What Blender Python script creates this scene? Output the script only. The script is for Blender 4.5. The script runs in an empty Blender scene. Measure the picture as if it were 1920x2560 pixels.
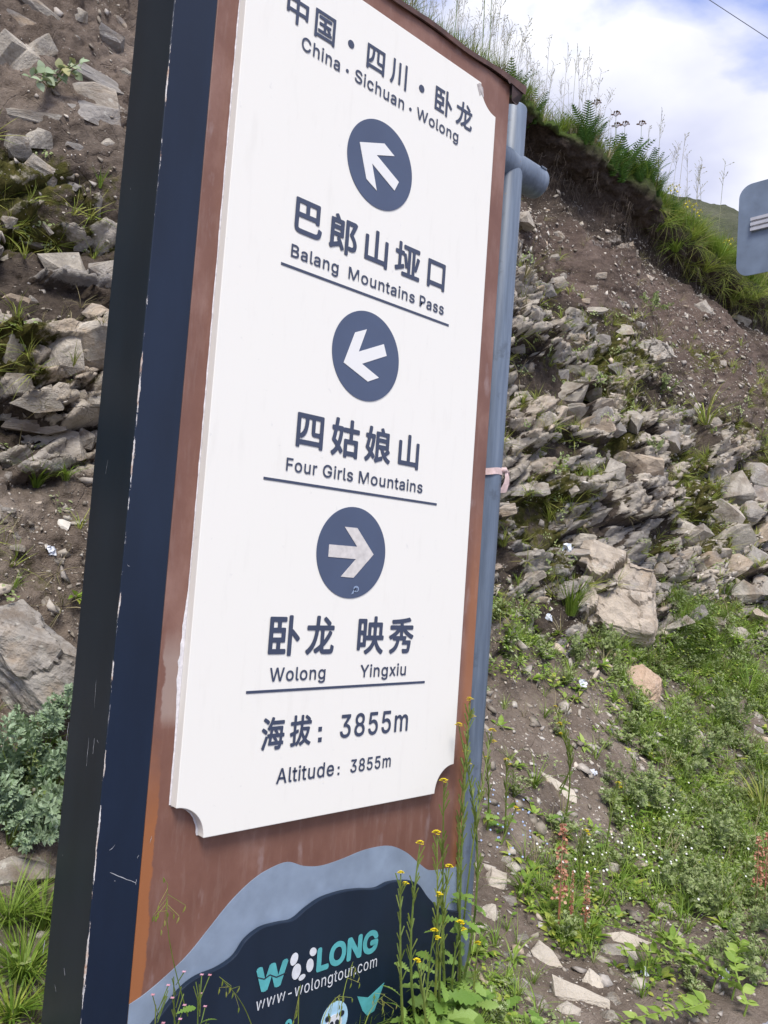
import bpy, bmesh, math, random
import numpy as np
from mathutils import Vector, Matrix, Euler
from mathutils.bvhtree import BVHTree

random.seed(7)
RNG = np.random.default_rng(11)
SC = bpy.context.scene
COL = SC.collection

# ------------------------------------------------------------------ camera
CAM = Vector((-1.0955, -1.8102, 1.4474))
RW = np.array([[0.72210, -0.68810, 0.07128],
               [0.09769, -0.00059, -0.99522],
               [0.68486, 0.72561, 0.06679]])      # rows: camera right, down, forward
FPX = 2109.8                                      # focal length in pixels of a 1920x2560 frame
cd = bpy.data.cameras.new('camera')
cd.sensor_fit = 'VERTICAL'
cd.sensor_height = 36.0
cd.lens = FPX / 2560 * 36.0
cd.clip_start = 0.05
cd.clip_end = 2000
cam = bpy.data.objects.new('camera', cd)
COL.objects.link(cam)
cam.matrix_world = Matrix(((RW[0][0], -RW[1][0], -RW[2][0], CAM.x),
                           (RW[0][1], -RW[1][1], -RW[2][1], CAM.y),
                           (RW[0][2], -RW[1][2], -RW[2][2], CAM.z),
                           (0, 0, 0, 1)))
SC.camera = cam

# ------------------------------------------------------------------ sky, sun, exposure
SUN_EL, SUN_DIR = math.radians(54), Vector((-0.62, -0.78, 0)).normalized()
sun_vec = Vector((SUN_DIR.x * math.cos(SUN_EL), SUN_DIR.y * math.cos(SUN_EL), math.sin(SUN_EL)))
W = bpy.data.worlds.new('World')
SC.world = W
W.use_nodes = True
wn, wl = W.node_tree.nodes, W.node_tree.links
wn.clear()


def wnode(t, **k):
    n = wn.new(t)
    for a, v in k.items():
        setattr(n, a, v)
    return n


w_out = wnode('ShaderNodeOutputWorld')
w_mix = wnode('ShaderNodeMixShader')
w_sky = wnode('ShaderNodeTexSky', sky_type='NISHITA', sun_disc=False)
w_sky.sun_elevation = SUN_EL
w_sky.sun_rotation = math.atan2(sun_vec.x, sun_vec.y)
w_sky.altitude = 3800
w_sky.dust_density = 2.0
w_bg = wnode('ShaderNodeBackground')
w_bg.inputs['Strength'].default_value = 0.13
w_cl = wnode('ShaderNodeBackground')
w_cl.inputs['Strength'].default_value = 0.77
w_tc = wnode('ShaderNodeTexCoord')
w_sep = wnode('ShaderNodeSeparateXYZ')
w_add = wnode('ShaderNodeMath', operation='ADD')
w_add.inputs[1].default_value = 0.22
w_max = wnode('ShaderNodeMath', operation='MAXIMUM')
w_max.inputs[1].default_value = 0.1
w_div = wnode('ShaderNodeVectorMath', operation='DIVIDE')
w_n1 = wnode('ShaderNodeTexNoise', noise_dimensions='3D')
w_n1.inputs['Scale'].default_value = 1.9
w_n1.inputs['Detail'].default_value = 7
w_n1.inputs['Roughness'].default_value = 0.52
w_n1.inputs['Distortion'].default_value = 0.25
w_n2 = wnode('ShaderNodeTexNoise', noise_dimensions='3D')
w_n2.inputs['Scale'].default_value = 1.3
w_n2.inputs['Detail'].default_value = 6
w_n2.inputs['Roughness'].default_value = 0.5
w_map = wnode('ShaderNodeMapping')
w_map.inputs['Location'].default_value = (3.1, 8.4, 0)
w_r1 = wnode('ShaderNodeValToRGB')
w_r1.color_ramp.elements[0].position = 0.36
w_r1.color_ramp.elements[0].color = (0.10, 0.10, 0.10, 1)
w_r1.color_ramp.elements[1].position = 0.50
w_r1.color_ramp.elements[1].color = (1, 1, 1, 1)
w_r2 = wnode('ShaderNodeValToRGB')
w_r2.color_ramp.elements[0].position = 0.42
w_r2.color_ramp.elements[0].color = (0.50, 0.52, 0.665, 1)
w_r2.color_ramp.elements[1].position = 0.58
w_r2.color_ramp.elements[1].color = (0.78, 0.785, 0.83, 1)
wl.new(w_tc.outputs['Generated'], w_sep.inputs[0])
wl.new(w_sep.outputs['Z'], w_max.inputs[0])
wl.new(w_max.outputs[0], w_add.inputs[0])
wl.new(w_tc.outputs['Generated'], w_div.inputs[0])
wl.new(w_add.outputs[0], w_div.inputs[1])
w_map1 = wnode('ShaderNodeMapping')
w_map1.inputs['Location'].default_value = (11.03, 17.03, 0)
wl.new(w_div.outputs[0], w_map1.inputs['Vector'])
wl.new(w_map1.outputs[0], w_n1.inputs['Vector'])
wl.new(w_div.outputs[0], w_map.inputs['Vector'])
wl.new(w_map.outputs[0], w_n2.inputs['Vector'])
wl.new(w_n1.outputs['Fac'], w_r1.inputs[0])
wl.new(w_n2.outputs['Fac'], w_r2.inputs[0])
w_tint = wnode('ShaderNodeMix', data_type='RGBA', blend_type='MULTIPLY')
w_tint.inputs[0].default_value = 1.0
w_tint.inputs[7].default_value = (1.0, 1.15, 1.7, 1)
wl.new(w_sky.outputs[0], w_tint.inputs[6])
wl.new(w_tint.outputs[2], w_bg.inputs['Color'])
wl.new(w_r2.outputs[0], w_cl.inputs['Color'])
wl.new(w_r1.outputs[0], w_mix.inputs[0])
wl.new(w_bg.outputs[0], w_mix.inputs[1])
wl.new(w_cl.outputs[0], w_mix.inputs[2])
wl.new(w_mix.outputs[0], w_out.inputs[0])

sd = bpy.data.lights.new('sun', 'SUN')
sd.energy = 2.3
sd.angle = math.radians(22)
sd.color = (1.0, 0.95, 0.86)
sun = bpy.data.objects.new('sun', sd)
COL.objects.link(sun)
sun.rotation_euler = sun_vec.to_track_quat('Z', 'Y').to_euler()

SC.view_settings.view_transform = 'Standard'
SC.view_settings.look = 'None'
SC.view_settings.exposure = 0.90
SC.view_settings.gamma = 1.0
SC.view_settings.use_curve_mapping = False

# ------------------------------------------------------------------ small helpers


def ray(px, py):
    c = np.array([(px - 960) / FPX, (py - 1280) / FPX, 1.0])
    d = RW.T @ c
    return Vector(d).normalized()


def at_y(px, py, y):
    d = ray(px, py)
    return CAM + d * ((y - CAM.y) / d.y)


def project(P):
    q = (np.asarray(P, float) - np.array(CAM)) @ RW.T
    z = np.maximum(q[..., 2], 1e-4)
    return FPX * q[..., 0] / z + 960, FPX * q[..., 1] / z + 1280, q[..., 2]


def tag(o, label=None, cat=None, group=None, kind=None):
    if label: o['label'] = label
    if cat: o['category'] = cat
    if group: o['group'] = group
    if kind: o['kind'] = kind
    return o


def thing(name, label, cat, loc=(0, 0, 0), group=None, rot=(0, 0, 0), scale=1.0):
    o = bpy.data.objects.new(name, None)
    o.empty_display_size = 0.05
    COL.objects.link(o)
    o.location = loc
    o.rotation_euler = rot
    o.scale = (scale,) * 3
    return tag(o, label, cat, group)


def link(name, me, parent=None, loc=None, rot=None, scale=None):
    o = bpy.data.objects.new(name, me)
    COL.objects.link(o)
    if parent: o.parent = parent
    if loc is not None: o.location = loc
    if rot is not None: o.rotation_euler = rot
    if scale is not None: o.scale = scale if hasattr(scale, '__len__') else (scale,) * 3
    return o


class MB:
    """collects faces, then becomes ONE mesh"""

    def __init__(s):
        s.v, s.f, s.m = [], [], []

    def add(s, vs, fs, m=0):
        b = len(s.v)
        s.v.extend([tuple(x) for x in vs])
        s.f.extend([tuple(b + i for i in f) for f in fs])
        s.m.extend([m] * len(fs))

    def box(s, lo, hi, m=0):
        x0, y0, z0 = lo
        x1, y1, z1 = hi
        s.add([(x0, y0, z0), (x1, y0, z0), (x1, y1, z0), (x0, y1, z0), (x0, y0, z1), (x1, y0, z1), (x1, y1, z1), (x0, y1, z1)],
              [(0, 3, 2, 1), (4, 5, 6, 7), (0, 1, 5, 4), (1, 2, 6, 5), (2, 3, 7, 6), (3, 0, 4, 7)], m)

    def prism(s, poly, y0, y1, m=0):
        """polygon of (x, z) seen from -y, front at y0, back at y1"""
        n = len(poly)
        a = sum(poly[i][0] * poly[(i + 1) % n][1] - poly[(i + 1) % n][0] * poly[i][1] for i in range(n))
        if a < 0: poly = poly[::-1]
        s.add([(x, y0, z) for x, z in poly] + [(x, y1, z) for x, z in poly],
              [tuple(range(n)), tuple(range(2 * n - 1, n - 1, -1))] +
              [(i, i + n, (i + 1) % n + n, (i + 1) % n) for i in range(n)], m)

    def tube(s, pts, r0, r1=None, n=5, m=0, cap=False):
        r1 = r0 if r1 is None else r1
        pts = [Vector(p) for p in pts]
        k = len(pts)
        vs, fs = [], []
        for i, p in enumerate(pts):
            t = (pts[min(i + 1, k - 1)] - pts[max(i - 1, 0)])
            t = t.normalized() if t.length > 1e-9 else Vector((0, 0, 1))
            u = t.cross(Vector((0.31, 0.87, 0.38)))
            u.normalize()
            w = t.cross(u)
            r = r0 + (r1 - r0) * i / (k - 1)
            for j in range(n):
                a = 2 * math.pi * j / n
                vs.append(p + u * (r * math.cos(a)) + w * (r * math.sin(a)))
        for i in range(k - 1):
            for j in range(n):
                fs.append((i * n + j, i * n + (j + 1) % n, (i + 1) * n + (j + 1) % n, (i + 1) * n + j))
        if cap:
            fs.append(tuple(range(n - 1, -1, -1)))
            fs.append(tuple((k - 1) * n + j for j in range(n)))
        s.add(vs, fs, m)

    def blade(s, p, d, up, L, wd, bend, segs=3, m=0, tip=0.05):
        """a grass blade that arches over towards d"""
        p, d, up = Vector(p), Vector(d).normalized(), Vector(up).normalized()
        side = d.cross(up)
        if side.length < 1e-6: side = Vector((1, 0, 0))
        side.normalize()
        vs, fs = [], []
        for i in range(segs + 1):
            t = i / segs
            c = p + up * (L * (t - bend * 0.45 * t * t)) + d * (L * bend * t * t)
            h = wd * 0.5 * ((1 - t) ** 0.7 * (0.75 + 0.5 * math.sin(math.pi * min(t * 1.3, 1))) + tip * (1 - t))
            vs += [c - side * h, c + side * h]
        for i in range(segs):
            fs.append((2 * i, 2 * i + 1, 2 * i + 3, 2 * i + 2))
        s.add(vs, fs, m)

    def leaf(s, p, d, nrm, L, wd, prof, fold=0.12, droop=0.2, m=0):
        """leaf with a midrib fold; prof = half widths along the length"""
        p, d = Vector(p), Vector(d).normalized()
        nrm = Vector(nrm)
        side = d.cross(nrm)
        if side.length < 1e-6: side = d.orthogonal()
        side.normalize()
        nrm = side.cross(d).normalized()
        k = len(prof)
        vs, fs = [], []
        for i, w in enumerate(prof):
            t = i / (k - 1)
            c = p + d * (L * t) - nrm * (L * droop * t * t)
            h = wd * 0.5 * w
            vs += [c - side * h + nrm * (h * fold * 2), c, c + side * h + nrm * (h * fold * 2)]
        for i in range(k - 1):
            a = 3 * i
            fs += [(a, a + 1, a + 4, a + 3), (a + 1, a + 2, a + 5, a + 4)]
        s.add(vs, fs, m)

    def arrays(s):
        return np.array(s.v, float), s.f, s.m

    def mesh(s, name, mats, smooth=False):
        me = bpy.data.meshes.new(name)
        me.from_pydata([tuple(v) for v in s.v], [], s.f)
        for mt in mats: me.materials.append(mt)
        me.polygons.foreach_set('material_index', s.m)
        if smooth: me.polygons.foreach_set('use_smooth', [True] * len(s.f))
        me.update()
        return me

    def build(s, name, mats, parent=None, smooth=False, **k):
        return link(name, s.mesh(name, mats if isinstance(mats, (list, tuple)) else [mats], smooth), parent, **k)


def scatter_mesh(name, protos, spots, mats, smooth=False):
    """joins many copies of small prototypes into one mesh; spots = (prototype, 3x3, location)"""
    tri = []
    for p in protos:
        V = np.array(p.v, float)
        F, M = [], []
        for f, m in zip(p.f, p.m):
            for i in range(1, len(f) - 1):
                F.append((f[0], f[i], f[i + 1]))
                M.append(m)
        tri.append((V, np.array(F, np.int32), np.array(M, np.int32)))
    VV, FF, MM, b = [], [], [], 0
    for k, A, loc in spots:
        V, F, M = tri[k]
        VV.append(V @ A.T + loc)
        FF.append(F + b)
        MM.append(M)
        b += len(V)
    V = np.concatenate(VV).astype(np.float32)
    F = np.concatenate(FF).astype(np.int32)
    M = np.concatenate(MM).astype(np.int32)
    me = bpy.data.meshes.new(name)
    me.vertices.add(len(V))
    me.vertices.foreach_set('co', V.ravel())
    me.loops.add(len(F) * 3)
    me.loops.foreach_set('vertex_index', F.ravel())
    me.polygons.add(len(F))
    me.polygons.foreach_set('loop_start', np.arange(0, len(F) * 3, 3, dtype=np.int32))
    me.polygons.foreach_set('loop_total', np.full(len(F), 3, np.int32))
    for mt in mats: me.materials.append(mt)
    me.polygons.foreach_set('material_index', M)
    if smooth: me.polygons.foreach_set('use_smooth', np.ones(len(F), bool))
    me.update()
    me.validate()
    return link(name, me)


def rot_to(nrm, spin, lean=0.0):
    """3x3 that stands z on a direction between straight up and nrm"""
    z = Vector(nrm) * lean + Vector((0, 0, 1)) * (1 - lean)
    z.normalize()
    q = z.to_track_quat('Z', 'Y').to_matrix()
    return np.array(q @ Matrix.Rotation(spin, 3, 'Z'))


# ------------------------------------------------------------------ noise for geometry


def _h(ix, iy, iz, s):
    n = (ix * 374761393 + iy * 668265263 + iz * 2147483647 + s * 974634777) & 0xFFFFFFFF
    n = ((n ^ (n >> 13)) * 1274126177) & 0xFFFFFFFF
    n = ((n ^ (n >> 16)) * 2246822519) & 0xFFFFFFFF
    n = n ^ (n >> 15)
    return (n & 0xFFFFFF) / 16777215.0


def vnoise(P, s=0):
    i = np.floor(P).astype(np.int64)
    f = P - i
    f = f * f * (3 - 2 * f)
    o = 0
    for dx in (0, 1):
        wx = f[:, 0] if dx else 1 - f[:, 0]
        for dy in (0, 1):
            wy = f[:, 1] if dy else 1 - f[:, 1]
            for dz in (0, 1):
                wz = f[:, 2] if dz else 1 - f[:, 2]
                o = o + wx * wy * wz * _h(i[:, 0] + dx, i[:, 1] + dy, i[:, 2] + dz, s)
    return o


def fbm(P, octv=4, s=0, gain=0.5):
    a, t, o = 1.0, 0.0, 0
    for k in range(octv):
        o = o + a * (vnoise(P, s + k) - 0.5)
        t += a
        a *= gain
        P = P * 2.03 + 7.7
    return o / t * 2


def cells(P, s=0):
    """nearest and second nearest jittered cell: id hash, offset, F2-F1"""
    i0 = np.floor(P).astype(np.int64)
    n = len(P)
    d1 = np.full(n, 9.0)
    d2 = np.full(n, 9.0)
    ids = np.zeros((n, 3), np.int64)
    off = np.zeros((n, 3))
    for dx in (-1, 0, 1):
        for dy in (-1, 0, 1):
            for dz in (-1, 0, 1):
                c = i0 + np.array([dx, dy, dz])
                q = np.stack([c[:, k] + 0.08 + 0.84 * _h(c[:, 0], c[:, 1], c[:, 2], s + 11 * (k + 1)) for k in range(3)], 1)
                r = P - q
                d = (r * r).sum(1)
                m = d < d1
                d2 = np.where(m, d1, np.minimum(d2, d))
                d1 = np.where(m, d, d1)
                ids[m] = c[m]
                off[m] = r[m]
    return ids, off, np.sqrt(d2) - np.sqrt(d1)


def sstep(a, b, x):
    t = np.clip((x - a) / (b - a), 0, 1)
    return t * t * (3 - 2 * t)


# ------------------------------------------------------------------ materials


class NT:
    def __init__(s, name):
        s.mat = bpy.data.materials.new(name)
        s.mat.use_nodes = True
        s.n, s.l = s.mat.node_tree.nodes, s.mat.node_tree.links
        s.bsdf = s.n['Principled BSDF']
        s.out = s.n['Material Output']
        s.co = s.n.new('ShaderNodeTexCoord').outputs['Object']

    def node(s, t, ins=None, **k):
        nd = s.n.new(t)
        for a, v in k.items(): setattr(nd, a, v)
        for a, v in (ins or {}).items():
            if hasattr(v, 'is_output'): s.l.new(v, nd.inputs[a])
            else: nd.inputs[a].default_value = v
        return nd

    def noise(s, scale, detail=4, rough=0.55, vec=None, dist=0.0):
        return s.node('ShaderNodeTexNoise', {'Vector': vec or s.co, 'Scale': scale, 'Detail': detail, 'Roughness': rough, 'Distortion': dist}).outputs['Fac']

    def ramp(s, fac, stops, interp='LINEAR'):
        nd = s.node('ShaderNodeValToRGB', {'Fac': fac})
        nd.color_ramp.interpolation = interp
        e = nd.color_ramp.elements
        while len(e) < len(stops): e.new(0.5)
        for k, (p, c) in enumerate(stops):
            e[k].position = p
            e[k].color = (*c, 1) if len(c) == 3 else c
        return nd.outputs['Color']

    def fac(s, fac, a, b):
        nd = s.node('ShaderNodeMapRange', {'Value': fac, 'From Min': a, 'From Max': b})
        return nd.outputs['Result']

    def mix(s, f, a, b, mode='MIX'):
        nd = s.node('ShaderNodeMix', data_type='RGBA', blend_type=mode)
        for sock, v in ((nd.inputs[0], f), (nd.inputs[6], a), (nd.inputs[7], b)):
            if hasattr(v, 'is_output'): s.l.new(v, sock)
            else: sock.default_value = (*v, 1) if hasattr(v, '__len__') and len(v) == 3 else v
        return nd.outputs[2]

    def math(s, op, a, b=None):
        nd = s.node('ShaderNodeMath', operation=op)
        for k, v in enumerate((a, b)):
            if v is None: continue
            if hasattr(v, 'is_output'): s.l.new(v, nd.inputs[k])
            else: nd.inputs[k].default_value = v
        return nd.outputs[0]

    def mapped(s, scale=(1, 1, 1), rot=(0, 0, 0), loc=(0, 0, 0), vec=None):
        return s.node('ShaderNodeMapping', {'Vector': vec or s.co, 'Scale': scale, 'Rotation': rot, 'Location': loc}).outputs[0]

    def set(s, **k):
        for a, v in k.items():
            sock = s.bsdf.inputs[a.replace('_', ' ')]
            if hasattr(v, 'is_output'): s.l.new(v, sock)
            else: sock.default_value = (*v, 1) if hasattr(v, '__len__') and len(v) == 3 else v

    def bump(s, h, strength=0.4, dist=0.01, prev=None):
        ins = {'Height': h, 'Strength': strength, 'Distance': dist}
        if prev: ins['Normal'] = prev
        return s.node('ShaderNodeBump', ins).outputs[0]

    def attr(s, name):
        return s.node('ShaderNodeAttribute', attribute_name=name).outputs['Fac']


def leaf_mat(name, cols, rough=0.55, trans=0.28, spec=0.3):
    t = NT(name)
    g = t.node('ShaderNodeNewGeometry').outputs['Random Per Island']
    oi = t.node('ShaderNodeObjectInfo').outputs['Random']
    r = t.math('FRACT', t.math('ADD', g, oi))
    c = t.ramp(r, [(i / (len(cols) - 1), x) for i, x in enumerate(cols)])
    n = t.noise(60, 3)
    c = t.mix(t.fac(n, 0.35, 0.75), c, (0.30, 0.30, 0.12), 'SOFT_LIGHT')
    t.set(Base_Color=c, Roughness=rough, Specular_IOR_Level=spec)
    tr = t.node('ShaderNodeBsdfTranslucent', {'Color': t.mix(0.5, c, (0.25, 0.34, 0.05))})
    mx = t.node('ShaderNodeMixShader', {0: trans, 1: t.bsdf.outputs[0], 2: tr.outputs[0]})
    t.l.new(mx.outputs[0], t.out.inputs[0])
    return t.mat


def plain(name, col, rough=0.5, metal=0.0, spec=0.5, var=0.0, scale=30):
    t = NT(name)
    c = col
    if var:
        n = t.noise(scale, 5)
        c = t.mix(t.fac(n, 0.3, 0.7), tuple(x * (1 - var) for x in col), tuple(min(1, x * (1 + var)) for x in col))
    t.set(Base_Color=c, Roughness=rough, Metallic=metal, Specular_IOR_Level=spec)
    return t.mat


def rock_nodes(t, rnd, vec, cracks=False):
    """weathered slate: warm grey, tan and blue grey with streaks and lichen"""
    st = t.mapped((3.0, 3.0, 16.0), (0.35, 0.25, 0.3), vec=vec)
    streak = t.noise(2.2, 6, 0.6, st, 0.6)
    blot = t.noise(5.0, 5, 0.6, vec, 0.4)
    fine = t.noise(70, 4, 0.7, vec)
    base = t.ramp(rnd, [(0.0, (0.43, 0.39, 0.345)), (0.25, (0.60, 0.545, 0.46)), (0.45, (0.40, 0.375, 0.355)), (0.62, (0.66, 0.595, 0.50)),
                        (0.8, (0.54, 0.485, 0.42)), (1.0, (0.63, 0.50, 0.37))])
    c = t.mix(t.fac(streak, 0.38, 0.66), t.mix(0.55, base, (0.26, 0.25, 0.25), 'MULTIPLY'), base)
    c = t.mix(t.math('MULTIPLY', t.fac(blot, 0.56, 0.72), 0.55), c, (0.47, 0.33, 0.20))
    c = t.mix(t.math('MULTIPLY', t.fac(t.noise(3.1, 4, 0.6, t.mapped((1, 1, 1), (0, 0, 0), (5, 3, 1), vec=vec)), 0.55, 0.70), 0.6), c, (0.19, 0.195, 0.22))
    c = t.mix(t.math('MULTIPLY', t.fac(t.noise(26, 3, 0.5, vec), 0.64, 0.70), 0.55), c, (0.60, 0.58, 0.52))
    c = t.mix(t.fac(fine, 0.25, 0.75), t.mix(0.35, c, (0.3, 0.3, 0.3), 'MULTIPLY'), c)
    h = t.math('ADD', t.math('MULTIPLY', streak, 0.9), t.math('MULTIPLY', fine, 0.35))
    if not cracks:
        return c, h
    wv = t.node('ShaderNodeVectorMath', {0: vec, 1: t.node('ShaderNodeTexNoise', {'Vector': vec, 'Scale': 2.0, 'Detail': 2}).outputs['Color']}, operation='ADD').outputs[0]
    vo = t.node('ShaderNodeTexVoronoi', {'Vector': t.mapped((1.0, 1.0, 1.9), (0.3, 0.2, 0.5), vec=wv), 'Scale': 2.3}, feature='DISTANCE_TO_EDGE').outputs['Distance']
    crack = t.fac(vo, 0.012, 0.0)
    c = t.mix(t.math('MULTIPLY', crack, t.math('MULTIPLY', t.fac(blot, 0.45, 0.60), 0.8)), c, (0.07, 0.06, 0.05))
    h = t.math('ADD', t.math('MULTIPLY', streak, 0.9), t.math('MULTIPLY', fine, 0.35))
    h = t.math('SUBTRACT', h, t.math('MULTIPLY', crack, 0.6))
    return c, h


def make_rock_mat(name, unit, tint=None, amount=0.0, dirt_on=0.65):
    t = NT(name)
    oi = t.node('ShaderNodeObjectInfo')
    rnd = oi.outputs['Random']
    off = t.node('ShaderNodeVectorMath', {0: t.mapped((unit, unit, unit)), 1: oi.outputs['Location']}, operation='ADD').outputs[0]
    c, h = rock_nodes(t, rnd, off)
    dirt = t.noise(6, 5, 0.65, off)
    if tint:
        c = t.mix(amount, c, tint)
    c = t.mix(t.math('MULTIPLY', t.fac(dirt, 0.52, 0.66), dirt_on), c, (0.15, 0.112, 0.08))
    t.set(Base_Color=c, Roughness=0.88, Specular_IOR_Level=0.25, Normal=t.bump(h, 0.9, 0.03))
    return t.mat


def make_pebble_mat():
    t = NT('slate_chips')
    g = t.node('ShaderNodeNewGeometry').outputs['Random Per Island']
    c = t.ramp(g, [(0, (0.22, 0.19, 0.16)), (0.35, (0.34, 0.30, 0.25)), (0.55, (0.52, 0.475, 0.42)), (0.72, (0.36, 0.325, 0.30)), (0.86, (0.68, 0.64, 0.58)), (1, (0.54, 0.43, 0.33))])
    n = t.noise(80, 3)
    c = t.mix(t.fac(n, 0.3, 0.7), t.mix(0.4, c, (0.4, 0.38, 0.35), 'MULTIPLY'), c)
    t.set(Base_Color=c, Roughness=0.9, Specular_IOR_Level=0.2, Normal=t.bump(n, 0.4, 0.004))
    return t.mat


def make_bank_mat():
    t = NT('bank_earth_and_rock')
    rock, moss, tint, turf = t.attr('rock'), t.attr('moss'), t.attr('tint'), t.attr('turf')
    rc, rh = rock_nodes(t, tint, t.co, True)
    rc = t.mix(t.math('MULTIPLY', t.attr('pale'), 0.62), rc, (0.64, 0.565, 0.475))
    n1 = t.noise(3.0, 6, 0.6)
    n2 = t.noise(40, 5, 0.7)
    n3 = t.noise(160, 3, 0.6)
    soil = t.ramp(n1, [(0.3, (0.145, 0.115, 0.092)), (0.5, (0.230, 0.186, 0.152)), (0.7, (0.340, 0.285, 0.238))])
    soil = t.mix(t.fac(n2, 0.3, 0.75), t.mix(0.6, soil, (0.35, 0.32, 0.30), 'MULTIPLY'), soil)
    soil = t.mix(t.math('MULTIPLY', t.fac(n3, 0.60, 0.68), 0.55), soil, (0.36, 0.31, 0.26))
    top = t.attr('upper')
    soil = t.mix(top, soil, t.mix(0.78, soil, (0.58, 0.51, 0.53), 'MULTIPLY'))
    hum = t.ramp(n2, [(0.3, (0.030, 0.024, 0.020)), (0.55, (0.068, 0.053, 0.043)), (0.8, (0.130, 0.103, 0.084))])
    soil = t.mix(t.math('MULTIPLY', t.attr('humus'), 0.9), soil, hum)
    c = t.mix(t.math('MULTIPLY', t.fac(t.math('ADD', rock, t.math('MULTIPLY', t.math('SUBTRACT', n2, 0.5), 0.7)), 0.42, 0.60), 1.0), soil, rc)
    mc = t.ramp(t.noise(24, 4), [(0.3, (0.035, 0.038, 0.010)), (0.55, (0.085, 0.080, 0.022)), (0.75, (0.15, 0.125, 0.045))])
    mf = t.fac(t.math('ADD', moss, t.math('MULTIPLY', t.math('SUBTRACT', t.noise(16, 5, 0.65), 0.5), 1.1)), 0.55, 0.75)
    c = t.mix(mf, c, mc)
    tc = t.ramp(t.noise(14, 5, 0.7), [(0.3, (0.035, 0.055, 0.015)), (0.55, (0.085, 0.125, 0.030)), (0.8, (0.16, 0.17, 0.055))])
    c = t.mix(turf, c, tc)
    h = t.math('ADD', t.math('MULTIPLY', rh, 0.6), t.math('ADD', t.math('MULTIPLY', n2, 0.8), t.math('MULTIPLY', n3, 0.4)))
    t.set(Base_Color=c, Roughness=0.95, Specular_IOR_Level=0.15, Normal=t.bump(h, 0.8, 0.022))
    return t.mat


def make_white_panel():
    t = NT('weathered_white_panel')
    n = t.noise(1.0, 6, 0.6, t.mapped((26, 26, 5)))
    sm = t.noise(34, 4, 0.6)
    c = t.mix(t.math('MULTIPLY', t.fac(n, 0.56, 0.78), 0.20), (0.77, 0.752, 0.705), (0.55, 0.528, 0.485))
    c = t.mix(t.math('MULTIPLY', t.fac(sm, 0.66, 0.74), 0.26), c, (0.45, 0.45, 0.46))
    t.set(Base_Color=c, Roughness=0.42, Specular_IOR_Level=0.35, Normal=t.bump(t.noise(220, 2), 0.05, 0.001))
    return t.mat


def make_brown_paint():
    t = NT('faded_brown_paint')
    sx = t.node('ShaderNodeSeparateXYZ', {0: t.co}).outputs
    streak = t.noise(1.0, 6, 0.65, t.mapped((55, 55, 8.0)))
    big = t.noise(2.6, 4, 0.6)
    c = t.ramp(t.math('ADD', t.math('MULTIPLY', big, 0.6), t.math('MULTIPLY', t.noise(11, 6, 0.7, t.mapped((1, 1, 0.5))), 0.4)), [(0.38, (0.150, 0.068, 0.049)), (0.5, (0.180, 0.086, 0.063)), (0.62, (0.245, 0.135, 0.106))])
    c = t.mix(t.math('MULTIPLY', t.fac(streak, 0.52, 0.76), 0.30), c, (0.30, 0.205, 0.175))
    scuff = t.noise(9, 5, 0.6, t.mapped((1, 1, 0.35), (0, 0, 0), (2, 0, 4)))
    c = t.mix(t.math('MULTIPLY', t.fac(scuff, 0.63, 0.74), 0.5), c, (0.38, 0.31, 0.31))
    # unfaded orange edge along the left rim of the board, ragged, lower half
    wob = t.math('MULTIPLY', t.math('SUBTRACT', t.noise(9, 5, 0.6, t.mapped((1, 1, 1.0))), 0.5), 0.045)
    edge = t.fac(t.math('ADD', sx[0], wob), -0.030, -0.034)
    low = t.fac(t.math('ADD', sx[2], t.math('MULTIPLY', wob, 6.0)), 0.98, 0.80)
    c = t.mix(t.math('MULTIPLY', t.math('MULTIPLY', edge, low), 0.9), c, (0.31, 0.115, 0.042))
    # pale dried drip patch beside the panel
    dx = t.fac(t.math('ADD', sx[0], t.math('MULTIPLY', wob, 1.2)), -0.050, -0.046)
    dz = t.math('MULTIPLY', t.fac(t.math('ADD', sx[2], wob), 1.02, 1.06), t.fac(t.math('ADD', sx[2], wob), 1.27, 1.20))
    rx = t.fac(sx[0], 0.05, 0.0)
    c = t.mix(t.math('MULTIPLY', t.math('MULTIPLY', dx, rx), t.math('MULTIPLY', dz, 0.5)), c, (0.40, 0.33, 0.29))
    rr = t.math('MULTIPLY', t.fac(sx[0], 1.04, 1.07), t.fac(t.math('ADD', sx[2], t.math('MULTIPLY', wob, 8)), 1.75, 1.35))
    c = t.mix(t.math('MULTIPLY', rr, 0.6), c, (0.33, 0.13, 0.05))
    t.set(Base_Color=c, Roughness=0.5, Specular_IOR_Level=0.4, Normal=t.bump(t.noise(120, 3), 0.06, 0.002))
    return t.mat


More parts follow.
